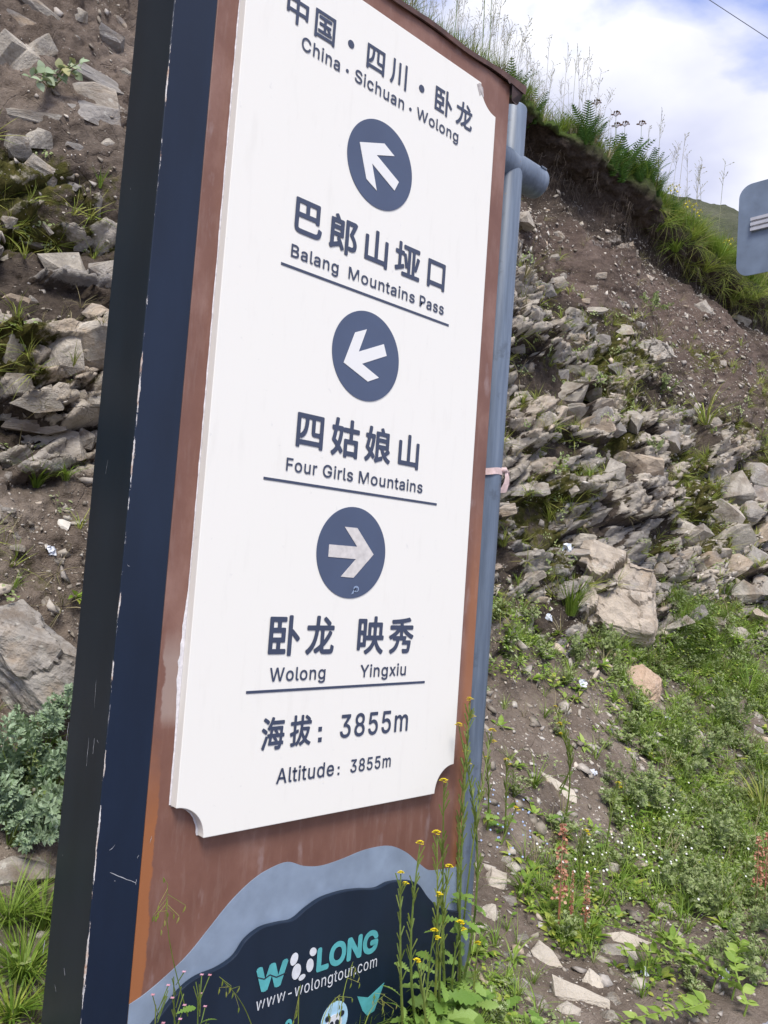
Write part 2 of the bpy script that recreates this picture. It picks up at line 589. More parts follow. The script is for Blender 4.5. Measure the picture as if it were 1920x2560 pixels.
def make_navy(name, col, chips=True):
    t = NT(name)
    sx = t.node('ShaderNodeSeparateXYZ', {0: t.co}).outputs
    v = t.noise(1.0, 5, 0.6, t.mapped((9, 9, 2.2)))
    c = t.mix(t.fac(v, 0.3, 0.75), tuple(x * 0.82 for x in col), tuple(x * 1.18 for x in col))
    sc = t.noise(1.0, 4, 0.7, t.mapped((60, 60, 7)))
    c = t.mix(t.math('MULTIPLY', t.fac(sc, 0.76, 0.80), 0.35), c, (0.16, 0.18, 0.22))
    rough = 0.36
    if chips:
        dx = t.math('ABSOLUTE', t.math('ADD', sx[0], 0.180))
        dy = t.math('ABSOLUTE', t.math('SUBTRACT', sx[1], 0.027))
        d = t.math('MAXIMUM', dx, dy)
        n = t.noise(1.0, 6, 0.75, t.mapped((60, 60, 9)))
        wid = t.math('ADD', 0.0002, t.math('MULTIPLY', t.fac(n, 0.52, 0.80), 0.008))
        chip = t.math('LESS_THAN', d, wid)
        on = t.fac(t.noise(1.0, 3, 0.6, t.mapped((8, 8, 5), (0, 0, 0), (0, 0, 3))), 0.36, 0.46)
        chip = t.math('MULTIPLY', chip, on)
        cc = t.ramp(t.noise(25, 3), [(0.4, (0.62, 0.60, 0.60)), (0.55, (0.52, 0.46, 0.42)), (0.7, (0.30, 0.15, 0.08))])
        c = t.mix(chip, c, cc)
    t.set(Base_Color=c, Roughness=rough, Specular_IOR_Level=0.30, Coat_Weight=0.06, Coat_Roughness=0.25,
          Normal=t.bump(t.noise(5, 3), 0.08, 0.006))
    return t.mat


def make_steel_paint():
    t = NT('blue_grey_painted_pipe')
    s = t.noise(1.0, 6, 0.65, t.mapped((34, 34, 2.2)))
    b = t.noise(7, 6, 0.7)
    c = t.ramp(s, [(0.3, (0.070, 0.095, 0.138)), (0.5, (0.112, 0.147, 0.205)), (0.72, (0.175, 0.217, 0.287))])
    c = t.mix(t.math('MULTIPLY', t.fac(b, 0.58, 0.66), 0.55), c, (0.05, 0.062, 0.082))
    c = t.mix(t.math('MULTIPLY', t.fac(t.noise(22, 5, 0.7), 0.66, 0.70), 0.6), c, (0.20, 0.16, 0.13))
    t.set(Base_Color=c, Roughness=0.42, Specular_IOR_Level=0.5, Normal=t.bump(s, 0.15, 0.003))
    return t.mat


M_ROCK, M_STONE, M_PEB, M_BANK = make_rock_mat('weathered_rock', 1.0), make_rock_mat('embedded_rock', 0.14), make_pebble_mat(), make_bank_mat()
M_PALE = make_rock_mat('pale_cream_slab', 1.0, (0.66, 0.59, 0.49), 0.55, 0.30)
M_GREYP = make_rock_mat('pale_grey_boulder', 1.0, (0.60, 0.55, 0.49), 0.20, 0.40)
M_ORANGE = make_rock_mat('pink_orange_boulder', 1.0, (0.62, 0.40, 0.27), 0.42, 0.25)
M_WHITE, M_BROWN = make_white_panel(), make_brown_paint()
M_NAVY = make_navy('navy_gloss_paint', (0.0075, 0.0155, 0.036))
M_DARK = make_navy('dark_blue_grey_paint', (0.0100, 0.0180, 0.0270))
M_HILL = make_navy('navy_logo_panel', (0.0095, 0.018, 0.036), chips=False)
M_PIPE = make_steel_paint()
M_INK = plain('slate_blue_ink', (0.040, 0.053, 0.096), 0.45, var=0.10, scale=9)
M_DISC = plain('slate_blue_disc', (0.058, 0.080, 0.142), 0.40, var=0.08, scale=5)
M_ARROW = plain('white_arrow_vinyl', (0.73, 0.725, 0.715), 0.5)
M_ARROWD = plain('dirty_arrow_paint', (0.58, 0.55, 0.53), 0.6, var=0.16, scale=45)
M_SEAL = plain('cracked_white_sealant', (0.62, 0.60, 0.62), 0.7, var=0.18, scale=90)
M_WAVE = plain('grey_blue_paint', (0.215, 0.27, 0.355), 0.45, var=0.14, scale=14)
M_TEAL = plain('teal_print', (0.085, 0.36, 0.385), 0.45, var=0.12, scale=40)
M_PRINT = plain('white_print', (0.60, 0.62, 0.66), 0.5, var=0.10, scale=60)
M_PALEBLUE = plain('pale_blue_print', (0.36, 0.58, 0.74), 0.5, var=0.12, scale=30)
M_BLACK = plain('dark_print', (0.016, 0.02, 0.035), 0.5)
M_CAP = plain('rusty_dark_cap', (0.055, 0.033, 0.032), 0.75, var=0.4, scale=30)
M_ALU = plain('pale_aluminium_rail', (0.55, 0.55, 0.58), 0.4, 0.4, var=0.1)
M_PLATE = plain('blue_grey_plate_back', (0.165, 0.21, 0.285), 0.45, 0.1, var=0.2, scale=7)
M_CLOTH = plain('faded_pink_cloth', (0.62, 0.47, 0.46), 0.9, var=0.2, scale=50)
M_LITTER = plain('white_plastic_litter', (0.70, 0.74, 0.82), 0.4, var=0.1)
M_WIRE = plain('black_cable', (0.10, 0.11, 0.15), 0.6)
M_STONEWHITE = plain('pale_limestone', (0.62, 0.59, 0.54), 0.9, var=0.15, scale=25)

G_BRIGHT = leaf_mat('fresh_grass', [(0.111, 0.207, 0.028), (0.190, 0.304, 0.048), (0.286, 0.386, 0.083), (0.143, 0.235, 0.041)])
G_YELLOW = leaf_mat('yellow_green_grass', [(0.221, 0.289, 0.053), (0.303, 0.367, 0.079), (0.413, 0.394, 0.131), (0.165, 0.249, 0.039)])
G_DRY = leaf_mat('dry_grass', [(0.26, 0.22, 0.14), (0.34, 0.29, 0.20), (0.18, 0.17, 0.08)], trans=0.15)
G_SEED = leaf_mat('seed_grass', [(0.36, 0.33, 0.29), (0.44, 0.41, 0.38), (0.28, 0.29, 0.20), (0.38, 0.36, 0.38)], trans=0.3)
G_SILVER = leaf_mat('silver_wormwood_leaf', [(0.217, 0.304, 0.217), (0.319, 0.420, 0.304), (0.420, 0.522, 0.406), (0.174, 0.275, 0.145)], rough=0.8, trans=0.15)
G_SAGE = leaf_mat('sage_green_leaf', [(0.235, 0.306, 0.118), (0.333, 0.400, 0.200), (0.432, 0.482, 0.294), (0.209, 0.317, 0.095)], rough=0.7, trans=0.25)
G_HERB = leaf_mat('herb_leaf', [(0.142, 0.262, 0.038), (0.231, 0.370, 0.062), (0.354, 0.463, 0.109), (0.479, 0.508, 0.123)], trans=0.3)
G_MUST = leaf_mat('mustard_leaf', [(0.145, 0.264, 0.053), (0.232, 0.370, 0.092), (0.290, 0.422, 0.132)], trans=0.3)
G_FERN = leaf_mat('fern_frond', [(0.040, 0.115, 0.021), (0.069, 0.167, 0.034), (0.103, 0.207, 0.046)], trans=0.25)
G_ROUND = leaf_mat('grey_green_round_leaf', [(0.22, 0.29, 0.19), (0.30, 0.38, 0.27), (0.38, 0.45, 0.34), (0.46, 0.44, 0.24)], rough=0.65, trans=0.12)
G_CREEP = leaf_mat('yellowish_creeper_leaf', [(0.216, 0.341, 0.063), (0.304, 0.430, 0.101), (0.405, 0.506, 0.164)], trans=0.3)
M_STEM = leaf_mat('green_stem', [(0.12, 0.18, 0.04), (0.18, 0.22, 0.06)], trans=0.05)
M_REDSEED = leaf_mat('red_dock_seed', [(0.36, 0.14, 0.10), (0.50, 0.24, 0.18), (0.58, 0.38, 0.28), (0.46, 0.13, 0.14)], trans=0.15)
M_BROWNFL = leaf_mat('brown_flower_head', [(0.10, 0.045, 0.03), (0.17, 0.08, 0.05)], trans=0.05)
M_YELLOW = leaf_mat('yellow_petal', [(0.75, 0.60, 0.02), (0.82, 0.70, 0.05)], trans=0.2)
M_PETALW = leaf_mat('white_petal', [(0.78, 0.78, 0.76), (0.82, 0.82, 0.82)], trans=0.2)
M_PINK = leaf_mat('pink_petal', [(0.60, 0.28, 0.42), (0.66, 0.40, 0.52)], trans=0.2)
M_BLUEFL = leaf_mat('pale_blue_petal', [(0.32, 0.42, 0.70), (0.45, 0.55, 0.78)], trans=0.2)
M_ROOT = leaf_mat('root_fibre', [(0.09, 0.065, 0.05), (0.17, 0.13, 0.11), (0.25, 0.21, 0.20)], trans=0.0)

# ------------------------------------------------------------------ the bank: talus, rock cut, soil, overhanging brow, meadow
PROF = np.array([(-0.62, -0.02), (0.0, 0.05), (0.42, 0.20), (1.0, 0.62), (1.28, 0.88), (1.52, 1.28), (1.80, 2.05), (2.12, 2.95), (2.50, 3.85),
                 (2.90, 4.72), (3.22, 5.22), (3.44, 5.55), (3.46, 5.80), (3.27, 5.93), (3.16, 6.06), (3.24, 6.20), (3.9, 6.36), (6.0, 6.9)])
seg = np.hypot(*np.diff(PROF, axis=0).T)
arc = np.concatenate([[0], np.cumsum(seg)])


def spaced(parts):
    o = []
    for a, b, h0, h1 in parts:
        x = a
        while x < b:
            o.append(x)
            u = (x - a) / (b - a)
            x += h0 + (h1 - h0) * u
    o.append(parts[-1][1])
    return np.array(o)


XS = spaced([(-9, -0.3, 0.30, 0.05), (-0.3, 3.2, 0.0135, 0.0145), (3.2, 8, 0.0145, 0.03), (8, 13.5, 0.03, 0.055), (13.5, 34, 0.08, 0.6)])
SS = spaced([(0, arc[14], 0.0135, 0.0155), (arc[14], arc[15], 0.02, 0.05), (arc[15], arc[16], 0.06, 0.2)])
smo = np.array([np.interp(SS, arc, PROF[:, k]) for k in (0, 1)]).T
ker = np.ones(9) / 9
pad = np.pad(smo, ((4, 4), (0, 0)), mode='edge')
smo = np.stack([np.convolve(pad[:, k], ker, 'valid') for k in (0, 1)], 1)
tan = np.gradient(smo, axis=0)
tan /= np.linalg.norm(tan, axis=1, keepdims=True)
NX, NS = len(XS), len(SS)
X = np.repeat(XS[:, None], NS, 1).ravel()
Y = np.repeat(smo[None, :, 0], NX, 0).ravel()
Z = np.repeat(smo[None, :, 1], NX, 0).ravel()
NY = np.repeat(-tan[None, :, 1], NX, 0).ravel()
NZ = np.repeat(tan[None, :, 0], NX, 0).ravel()
P0 = np.stack([X, Y, Z], 1)
face = sstep(0.45, 1.5, Z)                      # 0 on the verge, 1 on the cut
lowmask = sstep(0.30, 0.9, Z)
brow = sstep(5.35, 5.75, Z) * (1 - sstep(6.05, 6.3, Z))
turf = sstep(5.98, 6.12, Z)
wob = fbm(P0 * np.array([0.55, 0.3, 0.5]), 3, 21)
wob2 = fbm(P0 * np.array([1.6, 1.0, 1.3]), 3, 31)
rockn = fbm(P0 * np.array([0.8, 0.8, 1.0]) + 3.3, 4, 41)
rband = sstep(0.85, 1.25, Z) * (1 - sstep(2.9, 3.6, Z))
leftw = 1 - sstep(2.1, 2.9, X)
rtop = 3.35 + 1.15 * (1 - sstep(4.6, 7.2, X)) * (1 - leftw)
rlow = 0.85 + 0.72 * leftw
rband = sstep(rlow, rlow + 0.30, Z + 0.25 * wob2) * (1 - sstep(rtop - 0.35, rtop + 0.3, Z + 0.5 * rockn))
rock = np.clip(rband * sstep(-0.55 - 0.6 * leftw, -0.25 - 0.5 * leftw, rockn) + 0.55 * sstep(0.22, 0.5, rockn) * (1 - turf) * (1 - brow) * sstep(0.5, 1, Z), 0, 1)
# strata-aligned blocks in three sizes
ca, sa = math.cos(0.30), math.sin(0.30)
Q = np.stack([P0[:, 0] * ca + P0[:, 2] * sa, P0[:, 1], -P0[:, 0] * sa + P0[:, 2] * ca], 1)
Q = Q + 0.06 * np.stack([fbm(P0 * 3, 3, 51), fbm(P0 * 3, 3, 52), fbm(P0 * 3, 3, 53)], 1)


def blocks(scale, s):
    ids, off, edge = cells(Q * np.array(scale), s)
    h = _h(ids[:, 0], ids[:, 1], ids[:, 2], s + 5)
    tx = _h(ids[:, 0], ids[:, 1], ids[:, 2], s + 6) - 0.5
    tz = _h(ids[:, 0], ids[:, 1], ids[:, 2], s + 7) - 0.5
    return h, off[:, 0] * tx + off[:, 2] * tz * 1.3, edge


h1, t1, e1 = blocks((1.25, 1.1, 2.7), 61)
h2, t2, e2 = blocks((3.3, 2.6, 8.6), 71)
h3, t3, e3 = blocks((15, 12, 30), 81)
crack1, crack2 = 1 - sstep(0.0, 0.10, e1), 1 - sstep(0.0, 0.13, e2)
keep = sstep(0.33 - 0.10 * leftw, 0.42 - 0.10 * leftw, h2 * 0.6 + h1 * 0.4 + 0.35 * wob2)        # some blocks have fallen out
dispR = 0.26 * (h1 - 0.5) + 0.26 * t1 + 0.10 * (h2 - 0.5) + 0.13 * t2 + 0.010 * (h3 - 0.5) + 0.014 * t3
lay = np.mod(Q[:, 2] * 4.3 + 1.7 * h1 + 0.35 * fbm(P0 * 1.7, 3, 251), 1.0)
lay2 = np.mod(Q[:, 2] * 13.5 + 2.3 * h2 + 0.4 * fbm(P0 * 3.1, 3, 255), 1.0)
dispR += 0.085 * (lay ** 0.8 - 0.5) + 0.034 * (lay2 ** 0.8 - 0.5)
dispR -= 0.12 * crack1 + 0.055 * crack2 + 0.02 * (1 - sstep(0, 0.15, e3))
dispR -= 0.16 * (1 - keep)
f1 = fbm(P0 * 4.2, 5, 91, 0.55)
f2 = fbm(P0 * 22, 3, 97, 0.6)
clod = np.maximum(0, fbm(P0 * 13, 3, 101, 0.6)) ** 1.3
gully = fbm(P0 * np.array([2.6, 0.6, 0.45]) + 4, 4, 241, 0.55)
clod2 = np.maximum(0, fbm(P0 * 30, 2, 107, 0.6)) ** 1.2
dispS = 0.065 * f1 + 0.018 * f2 + 0.06 * clod + 0.022 * clod2 + 0.10 * gully * sstep(2.2, 3.2, Z)
rm = rock * keep
disp = (rm * dispR + (1 - rm) * (dispS - 0.13 * rband * rock)) * (0.25 + 0.75 * lowmask) + 0.008 * f2
disp += face * (0.22 * wob + 0.10 * wob2) * (1 - 0.6 * turf)
disp += brow * (0.12 * np.abs(wob2) + 0.05 * f1 + 0.05 * fbm(P0 * np.array([9, 9, 2.0]), 3, 111)) - 0.04 * sstep(5.2, 5.5, Z) * (1 - sstep(5.75, 5.95, Z))
P1 = P0 + disp[:, None] * np.stack([0.25 * fbm(P0 * 2.5, 2, 121) * rock, NY, NZ], 1)
crest_dip = -0.30 * sstep(7.2, 9.4, X) + 0.10 * fbm(np.stack([X * 0.7, X * 0, X * 0], 1), 3, 131)
P1[:, 2] += crest_dip * sstep(4.5, 6, Z)
rock_attr = rm * (1 - 0.9 * np.maximum(np.maximum(crack1, 0.8 * crack2), 0.85 * (1 - sstep(0.02, 0.14, lay))))
moss = np.clip(0.40 + 0.9 * fbm(P0 * np.array([1.5, 1.5, 2.2]) + 9, 4, 141) + 0.25 * np.maximum(crack1, crack2) * rock, 0, 1) * sstep(0.9, 1.3, Z) * (1 - sstep(3.9, 4.9, Z))
tint = np.clip(0.62 * h1 + 0.38 * h2 + 0.15 * (h3 - 0.5), 0, 1)

me = bpy.data.meshes.new('hillside')
idx = np.arange(NX * NS).reshape(NX, NS)
quads = np.stack([idx[:-1, :-1], idx[1:, :-1], idx[1:, 1:], idx[:-1, 1:]], -1).reshape(-1, 4)
me.vertices.add(len(P1))
me.vertices.foreach_set('co', P1.astype(np.float32).ravel())
me.loops.add(quads.size)
me.loops.foreach_set('vertex_index', quads.astype(np.int32).ravel())
me.polygons.add(len(quads))
me.polygons.foreach_set('loop_start', np.arange(0, quads.size, 4, dtype=np.int32))
me.polygons.foreach_set('loop_total', np.full(len(quads), 4, np.int32))
me.update()
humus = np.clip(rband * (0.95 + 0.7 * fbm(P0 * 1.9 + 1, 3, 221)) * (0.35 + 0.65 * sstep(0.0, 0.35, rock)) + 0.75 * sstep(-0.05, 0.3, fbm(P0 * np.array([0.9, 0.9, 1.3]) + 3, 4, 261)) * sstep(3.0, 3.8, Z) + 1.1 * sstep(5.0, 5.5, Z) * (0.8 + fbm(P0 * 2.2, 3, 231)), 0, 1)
pale = np.exp(-((X - 7.1) / 1.3) ** 2 - ((Z - 2.0) / 0.8) ** 2) + 0.75 * np.exp(-((X - 4.6) / 0.9) ** 2 - ((Z - 2.9) / 0.8) ** 2) + 0.55 * leftw * sstep(1.6, 1.9, Z)
pale = np.clip(pale * (0.65 + 0.9 * (h1 - 0.35)), 0, 1)
for nm, a in (('pale', pale), ('humus', humus), ('rock', rock_attr), ('moss', moss), ('tint', tint), ('turf', turf), ('upper', sstep(2.8, 4.2, Z) * (0.35 + 0.65 * sstep(2.2, 3.6, X)))):
    at = me.attributes.new(nm, 'FLOAT', 'POINT')
    at.data.foreach_set('value', a.astype(np.float32))
me.materials.append(M_BANK)
bank = tag(link('hillside', me), kind='structure')

sub = quads[::1]
vis = (X > -0.5) & (X < 14)
okq = vis[sub].all(1)
BVH = BVHTree.FromPolygons(P1.tolist(), sub[okq].tolist())
pg = P1.reshape(NX, NS, 3)
du = np.gradient(pg, axis=0)
dv = np.gradient(pg, axis=1)
VN = np.cross(du, dv).reshape(-1, 3)
VN /= np.maximum(np.linalg.norm(VN, axis=1, keepdims=True), 1e-9)
area = (np.linalg.norm(np.cross(du, dv), axis=2)).ravel()
PX, PY, PD = project(P1)
INVIEW = (PD > 0.3) & (PX > -260) & (PX < 2180) & (PY > -260) & (PY < 2820)
left_of_sign = PX < 300
behind = (PX > 330 - (PY - 0) * 0.08) & (PX < 1200 + (1280 - PY) * 0.03) & (Y > 0.3) & (PY > -50)
SEEN = INVIEW & ~behind


def hit(px, py):
    d = ray(px, py)
    h = BVH.ray_cast(CAM, d)
    if h[0] is None:
        return None
    return h[0], h[1], h[3]


def drop(x, z):
    """point of the bank at this x and height, looking along +y"""
    h = BVH.ray_cast(Vector((x, -3, z)), Vector((0, 1, 0)))
    return h[0], h[1]


def fall(x, y):
    h = BVH.ray_cast(Vector((x, y, 9)), Vector((0, 0, -1)))
    return h[0], h[1]


# the verge and road in front, the far meadow hill
g = MB()
g.add([(-200, -200, -0.035), (200, -200, -0.035), (200, -0.60, -0.035), (-200, -0.60, -0.035)], [(0, 1, 2, 3)])
tg = NT('gravel_verge')
tg.set(Base_Color=tg.ramp(tg.noise(30, 6, 0.7), [(0.3, (0.09, 0.08, 0.07)), (0.7, (0.24, 0.22, 0.20))]), Roughness=0.95, Normal=tg.bump(tg.noise(60, 4), 0.5, 0.01))
tag(g.build('ground', tg.mat), kind='structure')

th = NT('far_meadow')
hc = th.ramp(th.noise(0.30, 9, 0.72, th.mapped((1, 1, 2.0))), [(0.32, (0.062, 0.070, 0.048)), (0.48, (0.105, 0.115, 0.078)), (0.66, (0.155, 0.160, 0.115))])
hc = th.mix(th.fac(th.noise(2.2, 6, 0.7, th.mapped((1, 1, 3.0))), 0.35, 0.7), th.mix(0.6, hc, (0.5, 0.5, 0.45), 'MULTIPLY'), hc)
hc = th.mix(th.math('MULTIPLY', th.fac(th.noise(0.9, 4, 0.6, th.mapped((1, 1, 1), (0, 0, 0), (4, 4, 4))), 0.66, 0.72), 0.6), hc, (0.10, 0.075, 0.055))
th.set(Base_Color=hc, Roughness=1.0, Specular_IOR_Level=0.1, Normal=th.bump(th.noise(3, 6, 0.7), 0.9, 0.4))
ridge = [(-60, 90, 62), (5, 52, 40), (33, 40, 33.5), (42.1, 29.9, 28.4), (43.5, 28.3, 27.85), (44.0, 25.0, 26.1), (43.7, 22.3, 24.75), (44.0, 18.8, 22.8), (44.1, 17.2, 21.6), (45.1, 13.8, 19.4), (52, 4, 13), (70, -8, 6), (95, -20, 0)]
foot = [(-60, 6, 6), (-6, 6, 6.6), (3, 6, 6.6), (10, 6, 6.7), (13, 6, 6.8), (16, 6, 6.7), (19, 6, 6.6), (22, 6, 6.4), (25, 5.6, 6.0), (30, 5, 5.2), (40, -1, 2.5), (58, -12, 1), (80, -24, -1)]
rr = np.array(ridge, float)
ff = np.array(foot, float)
uu = np.linspace(0, len(ridge) - 1, 260)
Rg = np.stack([np.interp(uu, np.arange(len(ridge)), rr[:, k]) for k in range(3)], 1)
Fg = np.stack([np.interp(uu, np.arange(len(ridge)), ff[:, k]) for k in range(3)], 1)
vv = np.linspace(-0.05, 1.25, 90)
G = np.empty((260, 90, 3))
for j, v in enumerate(vv):
    G[:, j] = Fg + (Rg - Fg) * min(v, 1.0)
    if v > 1: G[:, j] += np.array([12.0, 14.0, -9.0]) * (v - 1) * 4
    G[:, j, 2] -= 1.2 * math.sin(math.pi * min(max(v, 0), 1)) 
gf = G.reshape(-1, 3)
gf[:, 2] += 0.5 * fbm(gf * 0.35, 4, 151) + 0.16 * fbm(gf * 1.7, 3, 155)
ii = np.arange(260 * 90).reshape(260, 90)
fq = np.stack([ii[:-1, :-1], ii[1:, :-1], ii[1:, 1:], ii[:-1, 1:]], -1).reshape(-1, 4)
hm = bpy.data.meshes.new('hill')
hm.from_pydata(gf.tolist(), [], fq.tolist())
hm.materials.append(th.mat)
hm.polygons.foreach_set('use_smooth', [True] * len(fq))
tag(link('hill', hm), kind='structure')

# ------------------------------------------------------------------ the wayfinding sign
SIGN = thing('direction_sign', 'tall brown direction sign with white Chinese and English panel and navy side post', 'direction sign', (0, 0, 0))


def bevelled(mb, name, mats, parent, width, seg=2, smooth=True):
    o = mb.build(name, mats, parent)
    bm = bmesh.new()
    bm.from_mesh(o.data)
    bmesh.ops.recalc_face_normals(bm, faces=bm.faces)
    es = [e for e in bm.edges if e.calc_face_angle(0) > 0.5]
    bmesh.ops.bevel(bm, geom=es, offset=width, segments=seg, affect='EDGES', profile=0.5, clamp_overlap=True)
    bm.to_mesh(o.data)
    bm.free()
    return o


m = MB()
m.box((-0.1815, 0.027, -0.15), (-0.0645, 0.230, 3.42))
post = bevelled(m, 'post', [M_NAVY, M_DARK], SIGN, 0.0025)
for p in post.data.polygons:
    if p.normal.x < -0.6: p.material_index = 1
m = MB()
m.box((-0.064, 0.030, -0.10), (1.103, 0.105, 3.166))
bevelled(m, 'backing_board', [M_BROWN], SIGN, 0.004)
# top rim, bent and torn at its right end
m = MB()
n = 60
top = []
for i in range(n + 1):
    u = i / n
    x = -0.064 + u * 1.222
    z = 3.1665 + 0.008 * u + 0.0035 * math.sin(u * 23) * (0.3 + u)
    lip = 0.005 + 0.012 * max(0, (u - 0.86) / 0.14) + 0.002 * random.random()
    top.append((x, z, lip))
vs, fs = [], []
for x, z, lip in top:
    vs += [(x, 0.024 - lip, z - 0.004 - 1.2 * lip), (x, 0.022 - lip, z + 0.004), (x, 0.125, z + 0.008), (x, 0.125, z - 0.004), (x, 0.034, z - 0.004 + 0.0)]
for i in range(n):
    for j in range(5):
        fs.append((5 * i + j, 5 * i + 5 + j, 5 * i + 5 + (j + 1) % 5, 5 * i + (j + 1) % 5))
fs += [(0, 1, 2, 3, 4), tuple(5 * n + k for k in (4, 3, 2, 1, 0))]
m.add(vs, fs)
m.build('top_rim', [plain('dark_brown_rim', (0.090, 0.046, 0.038), 0.65, var=0.35, scale=25)], SIGN)
m = MB()
m.add([(1.050, 0.0145, 3.172), (1.075, 0.012, 3.150), (1.090, 0.012, 3.16), (1.158, 0.008, 3.165), (1.150, 0.03, 3.115), (1.128, 0.02, 3.098), (1.104, 0.022, 3.108), (1.098, 0.05, 3.12), (1.150, 0.09, 3.14)],
      [(0, 3, 2), (0, 2, 1), (2, 6, 5, 4, 3), (6, 7, 8, 4, 5), (3, 4, 8)])
m.build('torn_corner', [M_CAP], SIGN)


def notch(cx, cz, a0, a1, r=0.083, k=14):
    return [(cx + r * math.cos(a0 + (a1 - a0) * i / k), cz + r * math.sin(a0 + (a1 - a0) * i / k)) for i in range(k + 1)]


PB, PT, H = 0.756, 3.076, math.pi / 2
outline = (notch(0.0, PB, H, 0) + notch(1.0, PB, 2 * H, H) + notch(1.0, PT, 3 * H, 2 * H) + notch(0.0, PT, 4 * H, 3 * H))
m = MB()
m.prism(outline, 0.0, 0.0295)
panel = bevelled(m, 'white_panel', [M_WHITE], SIGN, 0.0018)
# broken corner at the upper right notch
m = MB()
m.prism([(0.895, 3.060), (0.908, 3.071), (0.926, 3.060), (0.932, 3.030), (0.920, 3.038), (0.912, 3.028)], -0.0012, 0.004)
m.build('broken_chip', [plain('chipped_edge', (0.42, 0.38, 0.37), 0.8, var=0.4, scale=80)], panel)
# cracked sealant line along the left and lower edges
m = MB()
for side, cnt in (('L', 170), ('B', 110), ('N', 16)):
    pl = []
    for i in range(cnt + 1):
        u = i / cnt
        if side == 'L': c, nv = Vector((0, 0, PB + 0.085 + u * (3.2 - PB))), Vector((-1, 0, 0))
        elif side == 'B': c, nv = Vector((0.085 + u * 0.83, 0, PB)), Vector((0, 0, -1))
        else:
            a = H - u * H
            nv = Vector((math.cos(a), 0, math.sin(a)))
            c = Vector((0, 0, PB)) + nv * 0.083
            nv = -nv
        base = {'L': 0.0026, 'B': 0.0022, 'N': 0.004}[side]
        w = base * (0.75 + 0.5 * random.random())
        if side == 'L' and 1.0 < c.z < 1.35: w += 0.009 * math.sin(math.pi * (c.z - 1.0) / 0.35) * (0.7 + 0.5 * random.random())
        if side == 'L' and c.z < 1.0: w += 0.001
        pl.append((c, nv, w))
    vs, fs = [], []
    for c, nv, w in pl:
        a = c + nv * 0.0005
        b = c + nv * w
        vs += [(a.x, 0.026, a.z), (b.x, 0.0294, b.z)]
    for i in range(cnt):
        fs.append((2 * i, 2 * i + 1, 2 * i + 3, 2 * i + 2))
    m.add(vs, fs)
m.build('sealant', [M_SEAL], SIGN)


try:
    import os
    FONT = bpy.data.fonts.load(os.path.join(bpy.utils.system_resource('DATAFILES'), 'fonts', 'Inter.woff2'))
except Exception:
    FONT = None


def text_mesh(body, res=6):
    c = bpy.data.curves.new('text', 'FONT')
    c.body = body
    c.size = 1
    if FONT and all(ord(q_) < 256 for q_ in body): c.font = FONT
    c.resolution_u = res
    o = bpy.data.objects.new('text', c)
    COL.objects.link(o)
    bpy.context.view_layer.update()
    dg = bpy.context.evaluated_depsgraph_get()
    me_ = bpy.data.meshes.new_from_object(o.evaluated_get(dg))
    bpy.data.objects.remove(o)
    return me_


def span(me_):
    a = np.empty(len(me_.vertices) * 3)
    me_.vertices.foreach_get('co', a)
    a = a.reshape(-1, 3)
    return a, a.min(0), a.max(0)


_hm = text_mesh('H')
CAPH = span(_hm)[2][1]
RING = [(0.0, 0.0)] + [(math.cos(k_ * math.pi / 4), math.sin(k_ * math.pi / 4)) for k_ in range(8)]


def glyph(name, V2, faces, bold, y, mat, parent):
    """one printed character; its strokes are thickened by stacking shifted copies a hair apart"""
    V, F = [], []
    n_ = len(V2)
    for k_, (dx, dz) in enumerate(RING if bold else RING[:1]):
        V += [(float(x + dx * bold), y - 0.00004 * k_, float(z + dz * bold)) for x, z in V2]
        F += [tuple(k_ * n_ + i for i in f) for f in faces]
    me_ = bpy.data.meshes.new(name)
    me_.from_pydata(V, [], F)
    me_.materials.append(mat)
    return link(name, me_, parent)


def lettering(name, items, mat, parent, y=-0.0016, off_c=0.0016, off_l=0.0008):
    """items: ('c', char, x0, x1, z0, z1) one character fitted to a box, ('l', string, x0, x1, baseline, cap height), ('p', polygon)"""
    for it in items:
        kind, s, x0, x1, z0, q = it
        if kind == 'p':
            m_ = MB()
            m_.prism([(float(a_), float(b_)) for a_, b_ in s], y, y + 0.0012)
            m_.build(name if name != 'lettering' else 'dot', mat, parent)
            continue
        if kind == 'c':
            tm = text_mesh(s)
            a, lo, hi = span(tm)
            b = off_c
            sx, sz = (x1 - x0 - 2 * b) / (hi[0] - lo[0]), (q - z0 - 2 * b) / (hi[1] - lo[1])
            V2 = [(x0 + b + (p - lo[0]) * sx, z0 + b + (r - lo[1]) * sz) for p, r in a[:, :2]]
            glyph('character', V2, [tuple(p.vertices) for p in tm.polygons], b, y, mat, parent)
            bpy.data.meshes.remove(tm)
            continue
        b = off_l
        whole = text_mesh(s)
        a, lo, hi = span(whole)
        sx, sz = (x1 - x0 - 2 * b) / (hi[0] - lo[0]), (q - 2 * b) / CAPH
        bpy.data.meshes.remove(whole)
        for j, ch in enumerate(s):
            pre, one = text_mesh(s[:j + 1]), text_mesh(ch, 12 if ch == 'e' else 6)
            right = span(pre)[2][0]
            a, l1, h1_ = span(one)
            mid = 0.5 * (l1[0] + h1_[0])
            nar = 1.0 if b > 0.003 else 0.92        # a narrower face with open spacing
            V2 = [(x0 + b + ((p - mid) * nar + mid - h1_[0] + right - lo[0]) * sx, z0 + b + r * sz) for p, r in a[:, :2]]
            glyph('letter', V2, [tuple(p.vertices) for p in one.polygons], b, y, mat, parent)
            bpy.data.meshes.remove(pre)
            bpy.data.meshes.remove(one)


